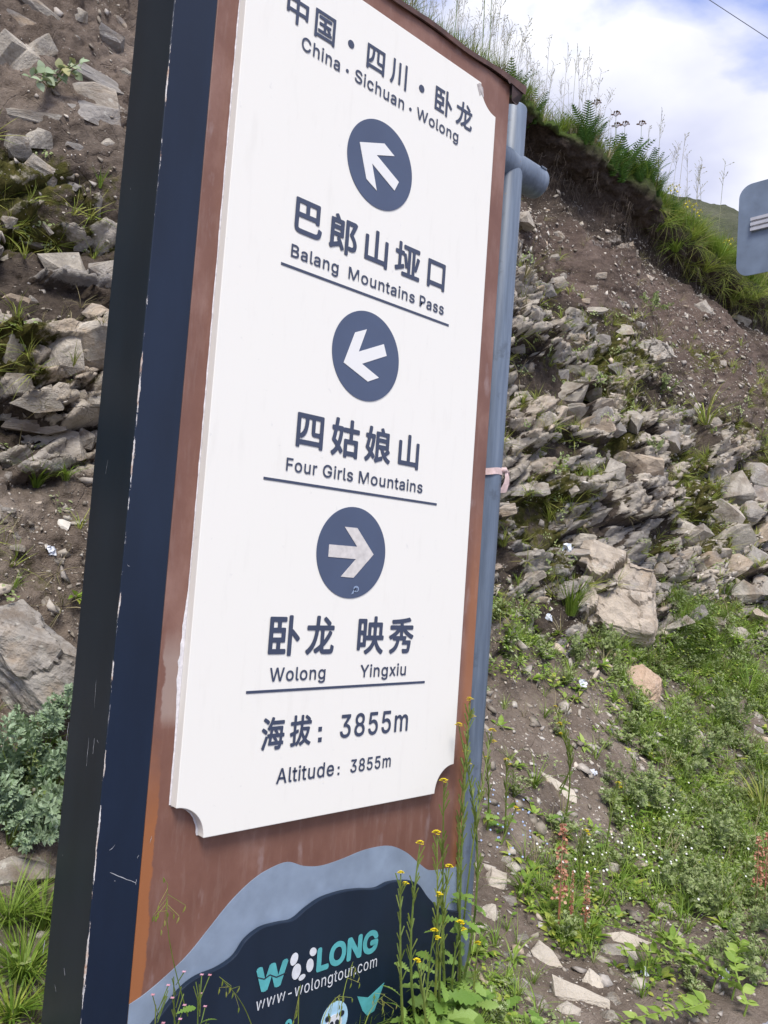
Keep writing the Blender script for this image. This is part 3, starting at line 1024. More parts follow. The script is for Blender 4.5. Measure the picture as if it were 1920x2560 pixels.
def disc_poly(cx, cz, rx, rz=None, k=28, rot=0.0):
    rz = rz or rx
    o = []
    for i in range(k):
        a = 2 * math.pi * i / k
        x, z = rx * math.cos(a), rz * math.sin(a)
        o.append((cx + x * math.cos(rot) - z * math.sin(rot), cz + x * math.sin(rot) + z * math.cos(rot)))
    return o


def pp(poly):
    return ('p', poly, 0, 0, 0, 0)


def sq(cx, cz, r):
    return pp([(cx - r, cz - r), (cx + r, cz - r), (cx + r, cz + r), (cx - r, cz + r)])


lettering('lettering', [('c', '中', .125, .198, 2.8865, 2.971), ('c', '国', .2205, .2937, 2.887, 2.9675), ('c', '四', .414, .4857, 2.890, 2.964),
                        ('c', '川', .509, .5784, 2.889, 2.969), ('c', '卧', .704, .7846, 2.889, 2.972), ('c', '龙', .8035, .883, 2.888, 2.972),
                        pp(disc_poly(.353, 2.9275, .0115)), pp(disc_poly(.6435, 2.929, .0115))], M_INK, panel)
lettering('lettering', [('l', 'China', .1814, .3201, 2.829, .0380), pp(disc_poly(.3468, 2.8454, .0052)), ('l', 'Sichuan', .3743, .5755, 2.829, .0375),
                        pp(disc_poly(.602, 2.8447, .0052)), ('l', 'Wolong', .6276, .823, 2.8295, .0355)], M_INK, panel)
lettering('lettering', [('c', '巴', .206, .301, 2.332, 2.4285), ('c', '郎', .327, .430, 2.3234, 2.432), ('c', '山', .4606, .553, 2.328, 2.432),
                        ('c', '垭', .5825, .690, 2.331, 2.433), ('c', '口', .724, .8046, 2.331, 2.4195)], M_INK, panel, off_c=0.0027)
lettering('lettering', [('l', 'Balang', .2014, .3707, 2.2609, .0352), ('l', 'Mountains', .4056, .6779, 2.2606, .0348), ('l', 'Pass', .6974, .8096, 2.2590, .0352)], M_INK, panel)
lettering('lettering', [('c', '四', .2675, .3613, 1.758, 1.852), ('c', '姑', .390, .4945, 1.7525, 1.862), ('c', '娘', .517, .6215, 1.7537, 1.860),
                        ('c', '山', .6535, .742, 1.755, 1.858)], M_INK, panel, off_c=0.0027)
lettering('lettering', [('l', 'Four', .2415, .3491, 1.6890, .0350), ('l', 'Girls', .3675, .4818, 1.6880, .0350), ('l', 'Mountains', .5008, .7689, 1.6872, .0350)], M_INK, panel)
lettering('lettering', [('c', '卧', .2308, .3343, 1.1976, 1.306), ('c', '龙', .3548, .456, 1.199, 1.306), ('c', '映', .5425, .647, 1.196, 1.307),
                        ('c', '秀', .668, .7727, 1.196, 1.305)], M_INK, panel, off_c=0.0027)
lettering('lettering', [('l', 'Wolong', .241, .434, 1.1315, .0360), ('l', 'Yingxiu', .5615, .751, 1.1310, .0360)], M_INK, panel)
lettering('lettering', [('c', '海', .2318, .3071, .9527, 1.039), ('c', '拔', .3249, .3985, .955, 1.038), sq(.4312, .9655, .0062), sq(.4295, .9945, .0062),
                        ('l', '3855m', .5008, .7764, .9635, .0650)], M_INK, panel, off_l=0.0013, off_c=0.0019)
lettering('lettering', [('l', 'Altitude', .2898, .4919, .8620, .0400), sq(.5087, .8645, .0032), sq(.5080, .8815, .0032), ('l', '3855m', .5512, .7139, .8620, .0370)], M_INK, panel)
for zz in (2.2330, 1.6600, 1.1070):
    m = MB()
    m.box((0.1738, -0.0016, zz - 0.0034), (0.8365, -0.0002, zz + 0.0034))
    m.build('underline', [M_INK], panel)
ARROWS = [(2.628, [(.4106, 2.6621), (.5052, 2.6963), (.5488, 2.6754), (.4785, 2.6504), (.5742, 2.6050), (.5589, 2.5729), (.4630, 2.6191), (.4887, 2.5470), (.4460, 2.5660)], M_ARROW, 'clean white arrow pointing up and left'),
          (2.0563, [(.4132, 2.0186), (.4473, 2.1138), (.4904, 2.1337), (.4657, 2.0620), (.5609, 2.1065), (.5756, 2.0746), (.4815, 2.0301), (.5512, 2.0038), (.5089, 1.9835)], M_ARROW, 'clean white arrow pointing down and left'),
          (1.4865, [(.5807, 1.4861), (.5104, 1.5578), (.4625, 1.5573), (.5149, 1.5044), (.4107, 1.5038), (.4107, 1.4692), (.5141, 1.4689), (.4619, 1.4163), (.5093, 1.4152)], M_ARROWD, 'stained white arrow pointing right')]
for cz, poly, mt, lab in ARROWS:
    m = MB()
    m.prism(disc_poly(0.4985, cz, 0.1302, k=96), -0.0018, -0.0002)
    d_ = m.build('direction_disc', [M_DISC], SIGN)
    m = MB()
    m.prism(poly, -0.0032, -0.0019)
    a_ = m.build('arrow', [mt], d_)
    a_['label'] = lab
# small scratched tag under the third arrow
lettering('scratch_mark', [pp(disc_poly(.523, 1.3835, .010, .009, 16)), pp([(.506, 1.368), (.512, 1.370), (.522, 1.386), (.518, 1.388)])],
          plain('scratched_paint', (0.24, 0.31, 0.44), 0.6), d_, y=-0.0035)
lettering('scratch_mark', [pp(disc_poly(.523, 1.3835, .0048, .0042, 14))], M_DISC, d_, y=-0.0052)

# painted grey wave and raised navy logo board at the foot
wave = [(-0.0635, 0.392), (-0.0231, 0.4058), (0.0363, 0.4365), (0.0886, 0.4709), (0.1417, 0.5192), (0.1968, 0.5695), (0.2554, 0.6085), (0.3073, 0.6289), (0.3736, 0.6379), (0.4338, 0.616), (0.495, 0.6056), (0.5697, 0.6098), (0.6604, 0.6206), (0.7576, 0.6158), (0.833, 0.5847), (0.8975, 0.5384), (0.9466, 0.5085), (1.0108, 0.4996), (1.102, 0.4932)]
navy = [(-0.0635, 0.245), (-0.03, 0.305), (0.0124, 0.3491), (0.0624, 0.3936), (0.1073, 0.4132), (0.1651, 0.4182), (0.2137, 0.4346), (0.2465, 0.4686), (0.2924, 0.4876), (0.347, 0.488), (0.3982, 0.4852), (0.4428, 0.5049), (0.4952, 0.5211), (0.5695, 0.5242), (0.6349, 0.5175), (0.7033, 0.5056), (0.7582, 0.5123), (0.8311, 0.503), (0.8851, 0.4821), (0.936, 0.4306), (0.9951, 0.3868), (1.1, 0.3487)]


def smooth_line(pts, k=6):
    o = []
    n_ = len(pts)
    for i in range(n_ - 1):
        p0, p1, p2, p3 = (np.array(pts[max(i - 1, 0)]), np.array(pts[i]), np.array(pts[i + 1]), np.array(pts[min(i + 2, n_ - 1)]))
        for j in range(k):
            t = j / k
            o.append(tuple(0.5 * (2 * p1 + (p2 - p0) * t + (2 * p0 - 5 * p1 + 4 * p2 - p3) * t * t + (3 * p1 - p0 - 3 * p2 + p3) * t ** 3)))
    o.append(tuple(pts[-1]))
    return o


m = MB()
m.prism(smooth_line(wave) + [(1.102, -0.08), (-0.0635, -0.08)], 0.0272, 0.0296)
m.build('painted_wave', [M_WAVE], SIGN)
m = MB()
m.prism(smooth_line(navy) + [(1.1, -0.09), (-0.0635, -0.09)], 0.012, 0.0270)
logo = bevelled(m, 'logo_board', [M_HILL], SIGN, 0.0022)
LY = 0.0105
lettering('lettering', [('l', 'W', .2847, .3894, .3215, .067)], M_TEAL, logo, y=LY, off_l=0.0058)
lettering('lettering', [('l', 'LONG', .4900, .7237, .3222, .066)], M_TEAL, logo, y=LY, off_l=0.0045)
lettering('print_mark', [pp(disc_poly(.4095, .3797, .0125, .0165, 18, -.35)), pp(disc_poly(.4205, .3440, .0150, .0205, 18, -.15)), pp(disc_poly(.4416, .3234, .0118, .0072, 16, .25)),
                         pp(disc_poly(.4747, .3825, .0125, .0110, 16, -.5)), pp(disc_poly(.4668, .3485, .0125, .0180, 18, .1))], M_PRINT, logo, y=LY)
lettering('print_mark', [pp([(.287, .367), (.312, .356), (.330, .362), (.352, .350), (.386, .3525), (.386, .350), (.352, .3470), (.330, .3590), (.312, .3530), (.287, .3645)])], M_BLACK, logo, y=LY - 0.0012)
lettering('lettering', [('l', 'www-wolongtour.com', .2918, .7260, .2780, .0325)], M_PRINT, logo, y=LY, off_l=0.0)
lettering('lettering', [('l', '&', .388, .430, .160, .064)], M_TEAL, logo, y=LY, off_l=0.0015)
lettering('emblem', [pp(disc_poly(.572, .170, .050, .052, 28))], M_PALEBLUE, logo, y=LY)
lettering('emblem', [pp(disc_poly(.570, .160, .030, .028, 24))], M_PRINT, logo, y=LY - 0.0015)
lettering('emblem', [pp(disc_poly(.559, .163, .0075, .0095, 14, -.5)), pp(disc_poly(.581, .163, .0075, .0095, 14, .5)), pp(disc_poly(.570, .149, .004, .003, 10)),
                     pp(disc_poly(.545, .184, .010, .008, 12)), pp(disc_poly(.596, .184, .010, .008, 12))], M_BLACK, logo, y=LY - 0.003)
lettering('emblem', [pp([(.655, .212), (.700, .196), (.762, .221), (.742, .180), (.728, .150), (.700, .145), (.680, .165)])], M_TEAL, logo, y=LY)

m = MB()
random.seed(14)


def scratch(p, q, w, side=False):
    fix = -0.1821 if side else 0.0264
    pts = []
    for (px, py) in (p, q):
        d = ray(px, py)
        k_ = (fix - CAM.x) / d.x if side else (fix - CAM.y) / d.y
        pts.append(CAM + d * k_)
    a_, b_ = pts
    ax = (b_ - a_)
    nrm_ = Vector((1, 0, 0)) if side else Vector((0, 1, 0))
    sd2 = ax.cross(nrm_).normalized()
    vs, fs = [], []
    for i in range(7):
        t = i / 6
        c = a_ + ax * t + sd2 * random.gauss(0, .0006)
        hw = w * (0.35 + 0.65 * random.random()) * (0.4 + 0.6 * math.sin(math.pi * min(max(t, .08), .95)))
        vs += [c - sd2 * hw, c + sd2 * hw]
    for i in range(6): fs.append((2 * i, 2 * i + 1, 2 * i + 3, 2 * i + 2))
    m.add(vs, fs)


for p, q, w, sd3 in [((275, 2182), (338, 2207), .0011, False), ((341, 2198), (339, 2212), .0012, False), ((274, 2126), (288, 2112), .0008, False), ((343, 2146), (347, 2138), .001, False), ((288, 2203), (286, 2202), .001, False),
                     ((172, 1805), (166, 1850), .0014, True), ((222, 1845), (216, 1915), .0010, True), ((236, 1845), (232, 1885), .0012, True), ((243, 1850), (246, 1858), .0010, True), ((112, 2350), (107, 2386), .0030, True), ((270, 1150), (264, 1185), .0006, True),
                     ((160, 2420), (162, 2440), .0012, True), ((137, 2460), (140, 2480), .0010, True), ((240, 1700), (236, 1770), .0006, True), ((326, 470), (327, 474), .001, True), ((156, 2137), (157, 2139), .0012, True), ((318, 1412), (324, 1416), .0007, False), ((380, 2090), (374, 2108), .0008, False)]:
    scratch(p, q, w, sd3)
tag(m.build('scratch_mark', [plain('bared_primer', (0.36, 0.37, 0.40), 0.7, var=0.3, scale=80)], SIGN), kind='stuff')

# ------------------------------------------------------------------ pipe support behind the sign
PIPE = thing('pipe_support', 'blue grey round steel pipe post with cross arm standing behind the sign', 'pipe post', (1.262, 0.17, 0.0))


def capped(pts, r, rim, n=28):
    """closed round pipe, ends rounded"""
    pts = [Vector(p) for p in pts]
    d = (pts[-1] - pts[0]).normalized()
    u = d.orthogonal().normalized()
    w = d.cross(u)
    rings = [(pts[0], 0.02), (pts[0], r - rim)] + [(pts[0] + d * rim * (1 - math.cos(a)), r - rim + rim * math.sin(a)) for a in (0.5, 1.0, 1.57)]
    rings += [(pts[-1] - d * rim * (1 - math.cos(a)), r - rim + rim * math.sin(a)) for a in (1.57, 1.0, 0.5)] + [(pts[-1], r - rim), (pts[-1], 0.002)]
    m_ = MB()
    vs = [p + u * (q * math.cos(2 * math.pi * j / n)) + w * (q * math.sin(2 * math.pi * j / n)) for p, q in rings for j in range(n)]
    fs = [(i * n + j, i * n + (j + 1) % n, (i + 1) * n + (j + 1) % n, (i + 1) * n + j) for i in range(len(rings) - 1) for j in range(n)]
    m_.add(vs, fs)
    return m_


capped([(-0.008, 0, -0.1), (0.028, 0, 3.215)], 0.055, 0.012).build('pole', [M_PIPE], PIPE, smooth=True)
capped([(-0.30, 0.0, 2.985), (0.215, 0.0, 2.985)], 0.060, 0.018).build('cross_arm', [M_PIPE], PIPE, smooth=True)
m = MB()
m.tube([(0.158, -0.052, 2.985 + 0.036), (0.190, -0.052, 2.985 + 0.036)], 0.004, n=6)
m.build('weld_bead', [M_PIPE], PIPE)

# cloth tied round the pipe
CL = thing('cloth_strip', 'faded pink cloth strip knotted round the blue grey pipe', 'cloth strip', (1.27, 0.17, 1.83))
vs, fs = [], []
n = 30
for i in range(n + 1):
    a = 2 * math.pi * i / n
    r = 0.0585 + 0.002 * math.sin(5 * a)
    z = 0.008 * math.sin(a + 0.5) + 0.004 * math.sin(3 * a)
    vs += [(r * math.cos(a), r * math.sin(a), z - 0.011), (r * math.cos(a), r * math.sin(a), z + 0.013)]
for i in range(n):
    fs.append((2 * i, 2 * i + 2, 2 * i + 3, 2 * i + 1))
m = MB()
m.add(vs, fs)
m.build('band', [M_CLOTH], CL, smooth=True)
m = MB()
kx, ky = 0.040, -0.048
for (dx, L, wd, tw) in ((0.012, 0.085, 0.026, 0.4), (0.030, 0.055, 0.016, -0.5), (0.040, 0.03, 0.010, 0.9)):
    vs, fs = [], []
    for i in range(7):
        t = i / 6
        c = Vector((kx + dx * t + 0.006 * math.sin(4 * t + tw), ky - 0.012 * math.sin(3 * t + tw), 0.008 - L * t))
        sd_ = Vector((math.cos(tw * t * 2), -math.sin(tw * t * 2), 0.1)) * (wd * 0.5 * (0.5 + 0.6 * t))
        vs += [c - sd_, c + sd_]
    for i in range(6): fs.append((2 * i, 2 * i + 1, 2 * i + 3, 2 * i + 2))
    m.add(vs, fs)
m.build('loose_end', [M_CLOTH], CL, smooth=True)
m = MB()
m.tube([(kx - 0.012, ky + 0.002, 0.004), (kx, ky - 0.008, 0.006), (kx + 0.014, ky, 0.0)], 0.011, 0.009, n=8, cap=True)
m.build('knot', [M_CLOTH], CL, smooth=True)

# ------------------------------------------------------------------ back of the road sign at the right
RS = thing('road_sign', 'back of a rounded grey road sign plate on its pole at the right edge', 'road sign', (4.2, 0.10, 0.1))
rp = []
y0, y1, z0, z1, r = -0.42, 0.515, 3.405, 4.02, 0.085
for cy, cz, a0 in ((y1 - r, z0 + r, -H), (y1 - r, z1 - r, 0), (y0 + r, z1 - r, H), (y0 + r, z0 + r, 2 * H)):
    rp += [(cy + r * math.cos(a0 + H * i / 8), cz + r * math.sin(a0 + H * i / 8)) for i in range(9)]
m = MB()
k = len(rp)
m.add([(0.0, a, b) for a, b in rp] + [(0.006, a, b) for a, b in rp], [tuple(range(k - 1, -1, -1)), tuple(range(k, 2 * k))] + [(i, (i + 1) % k, (i + 1) % k + k, i + k) for i in range(k)])
bm_o = m.build('plate', [M_PLATE], RS)
m = MB()
for zc in (3.735, 3.560):
    for dz in (-0.034, 0.0, 0.034):
        m.box((-0.022, -0.36, zc + dz - 0.010), (-0.002, 0.425, zc + dz + 0.010))
    m.box((-0.010, -0.36, zc - 0.040), (-0.003, 0.425, zc + 0.040))
    if zc > 3.7:
        m.build('rail', [M_ALU], RS)
        m = MB()
m = MB()
m.tube([(-0.07, -0.02, -0.2), (-0.07, -0.02, 4.05)], 0.045, n=20, cap=True)
m.build('pole', [M_PIPE], RS, smooth=True)

# overhead wire
m = MB()
a, b = Vector((28.278, 13.132, 24.118)), Vector((29.979, 11.573, 22.785))
dirw = b - a
pts = [a + dirw * t - Vector((0, 0, 0.012 * (1 - ((t - 0.5) / 9) ** 2))) for t in np.linspace(-9, 10, 20)]
m.tube(pts, 0.016, n=6)
tag(m.build('overhead_wire', [M_WIRE]), 'thin overhead cable crossing the sky at the upper right corner', 'cable')

# ------------------------------------------------------------------ rocks


def hull_mesh(name, seed, dims, npts=16, rough=0.0, slab=False, mat=None, bevel=0.0, sub=0, crag=0.0):
    rg = random.Random(seed)
    bm = bmesh.new()
    if slab == 'block':
        for cx in (-1, 1):
            for cy in (-1, 1):
                for cz in (-1, 1):
                    bm.verts.new((cx * rg.uniform(.72, 1) * dims[0], cy * rg.uniform(.7, 1) * dims[1], cz * rg.uniform(.75, 1) * dims[2]))
        for k_ in range(7):
            q_ = [rg.uniform(-.9, .9) for _ in range(3)]
            q_[rg.randrange(3)] = rg.choice((-1.02, 1.02))
            bm.verts.new((q_[0] * dims[0], q_[1] * dims[1], q_[2] * dims[2]))
        npts = 0
    for i in range(npts):
        while True:
            v = Vector((rg.uniform(-1, 1), rg.uniform(-1, 1), rg.uniform(-1, 1)))
            if slab: ok = max(abs(v.x), abs(v.y)) > 0.6 or abs(v.z) > 0.7
            else: ok = 0.75 < v.length < 1.15
            if ok: break
        bm.verts.new((v.x * dims[0], v.y * dims[1], v.z * dims[2]))
    r_ = bmesh.ops.convex_hull(bm, input=bm.verts)
    bmesh.ops.delete(bm, geom=[v for v in bm.verts if not v.link_faces], context='VERTS')
    bmesh.ops.dissolve_limit(bm, angle_limit=0.22, verts=bm.verts, edges=bm.edges)
    if bevel: bmesh.ops.bevel(bm, geom=bm.edges[:], offset=bevel, segments=1, affect='EDGES', clamp_overlap=True)
    bmesh.ops.triangulate(bm, faces=bm.faces)
    for _ in range(sub):
        bmesh.ops.subdivide_edges(bm, edges=bm.edges[:], cuts=1, use_grid_fill=True)
        bmesh.ops.triangulate(bm, faces=bm.faces)
    if rough:
        bm.normal_update()
        co = np.array([v.co for v in bm.verts]) 
        nn = np.array([v.normal for v in bm.verts])
        sc = np.array([2.2, 2.2, 5.0]) / max(dims) * 1.0
        d_ = fbm(co * sc + seed, 4, seed % 97, 0.6) + 0.6 * (np.abs(fbm(co * sc * np.array([1, 1, 2.5]) + 5, 3, 7)) - 0.25)
        co = co + nn * (d_ * rough)[:, None]
        if crag:
            big = max(dims)
            q_ = (co + 0.10 * big * np.stack([fbm(co * 3 / big + k_ * 9, 3, seed) for k_ in range(3)], 1)) / big * np.array([0.85, 0.85, 1.25]) + seed
            for fs_, am in ((1.0, 1.0), (2.3, 0.22)):
                ids_, off_, ed_ = cells(q_ * fs_, seed % 50)
                hh_ = _h(ids_[:, 0], ids_[:, 1], ids_[:, 2], 5) - 0.5
                tx_ = _h(ids_[:, 0], ids_[:, 1], ids_[:, 2], 6) - 0.5
                ty_ = _h(ids_[:, 0], ids_[:, 1], ids_[:, 2], 7) - 0.5
                co = co + nn * ((hh_ * 0.9 + off_[:, 0] * tx_ * 1.2 + off_[:, 1] * ty_ * 1.2 - 0.22 * (1 - sstep(0, 0.05, ed_))) * crag * am)[:, None]
        for v, c in zip(bm.verts, co): v.co = c
    bmesh.ops.recalc_face_normals(bm, faces=bm.faces)
    me_ = bpy.data.meshes.new(name)
    bm.to_mesh(me_)
    bm.free()
    me_.materials.append(mat or M_ROCK)
    return me_


STONES = [hull_mesh('rock', 100 + i, d, n_, slab=s_, rough=0.07, mat=M_STONE, sub=1) for i, (d, n_, s_) in enumerate(
    [((1, .7, .34), 16, True), ((1, .8, .26), 16, True), ((1, .6, .5), 18, False), ((1, .75, .6), 18, False), ((1, .5, .22), 14, True),
     ((1, .9, .5), 18, False), ((1, .65, .42), 15, True), ((1, .55, .30), 15, True), ((.9, .9, .3), 16, True), ((1, .7, .8), 18, False)])]


def frame(px_dir, nrm, roll):
    """x along the picture's right (turned by roll), z leaning out of the slope"""
    right = Vector(RW[0])
    z = Vector(nrm).normalized()
    x = right - z * right.dot(z)
    x.normalize()
    y = z.cross(x)
    Mx = Matrix((x, y, z)).transposed()
    return Mx @ Matrix.Rotation(roll, 3, 'Z')


KEEP = []


def boulder(px, py, wpx, hpx, seed, label, name='boulder', roll=0.0, depth=0.7, sink=0.25, rough=0.05, slab=False, mat=None, sub=3, npts=20, group=None, cat='rock', crag=0.0):
    """a free boulder lying on the bank, about wpx x hpx pixels of the photograph in size"""
    h = hit(px, py)
    P, nrm, dist = h
    w, hh = wpx / FPX * dist, hpx / FPX * dist
    me_ = hull_mesh(name, seed, (w / 2, hh / 2, depth * min(w, hh) / 2), npts, rough * w, slab, mat, sub=sub, crag=crag * w)
    view = (CAM - P).normalized()
    z = (view * 0.75 + Vector((0, -0.3, 0.45))).normalized()
    right = Vector(RW[0])
    x = (right - z * right.dot(z)).normalized()
    y = z.cross(x)
    Mx = Matrix((x, y, z)).transposed() @ Matrix.Rotation(roll, 3, 'Z')
    o = link(name, me_)
    o.matrix_world = Matrix.Translation(P - Vector((0, -1, 0.4)).normalized() * (sink * hh * 0.3)) @ Mx.to_4x4()
    tag(o, label, cat, group)
    KEEP.append((P, 0.55 * max(w, hh)))
    return o


boulder(60, 1665, 300, 250, 5, 'big tilted grey slab boulder with tan streaks left of the dark post', roll=-0.42, depth=1.0, rough=0.035, slab=True, sub=5, crag=0.05)
boulder(35, 2185, 260, 85, 9, 'long smooth grey stone lying under the silver wormwood', roll=0.38, depth=0.9, rough=0.015, sub=3)
boulder(1555, 1500, 190, 225, 14, 'large pale cracked boulder beside the tall grass tuft', roll=-0.22, depth=0.9, rough=0.03, sub=5, sink=0.5, slab='block', crag=0.20, mat=M_GREYP)
boulder(1607, 1728, 115, 125, 17, 'rounded pink orange boulder alone in the weeds', roll=-0.5, depth=0.9, rough=0.05, npts=90, sub=3, crag=0.03, mat=M_ORANGE)
boulder(1622, 880, 130, 75, 21, 'dark jagged layered rock jutting out below the bare soil', roll=-0.1, depth=1.2, rough=0.05, sub=5, crag=0.14)
boulder(1385, 2410, 110, 46, 25, 'tilted grey slab stone with moss marks near the bottom of the sign', roll=-0.75, depth=0.45, rough=0.02, slab=True, mat=M_PALE)
boulder(1450, 2495, 135, 50, 29, 'broad flat grey slab lowest on the slope by bare soil', roll=-0.35, depth=0.5, rough=0.02, slab=True, mat=M_PALE)
boulder(1585, 2355, 120, 42, 33, 'long brown slab stone lying across the weedy slope', roll=-0.28, depth=0.5, rough=0.025, slab=True, mat=M_PALE)
boulder(1555, 2385, 90, 38, 37, 'grey slab tucked under the long brown slab', roll=-0.2, depth=0.5, rough=0.02, slab=True, mat=M_PALE)
boulder(1487, 2462, 48, 58, 41, 'small upright tan block between two grey slabs', roll=-0.6, depth=0.6, rough=0.02, slab=True, mat=M_PALE)
boulder(1400, 1970, 118, 34, 45, 'pale flat stone half buried on the bare brown slope', roll=-0.5, depth=0.4, rough=0.02, slab=True, mat=M_PALE)
boulder(1425, 2530, 46, 56, 49, 'pointed cream stone at the bottom edge', roll=-1.1, depth=0.5, rough=0.02, mat=M_PALE)
boulder(1245, 2210, 70, 75, 53, 'pale block at the foot of the pipe', roll=-0.4, depth=0.6, rough=0.03, mat=M_PALE)
boulder(1230, 2290, 60, 60, 57, 'cream stone in front of the pipe foot under weeds', roll=0.2, depth=0.7, rough=0.03, mat=M_PALE)
boulder(152, 1312, 44, 38, 61, 'small square white stone on the brown ledge left of the post', roll=-0.3, depth=0.7, rough=0.02, slab=True, mat=M_STONEWHITE)
boulder(1660, 2272, 48, 30, 65, 'little tan stone among white flowers', roll=-0.3, depth=0.6, rough=0.02, mat=M_PALE)
boulder(1735, 1020, 60, 40, 69, 'grey rock under the arching sedge', roll=0.2, depth=0.6, rough=0.04)

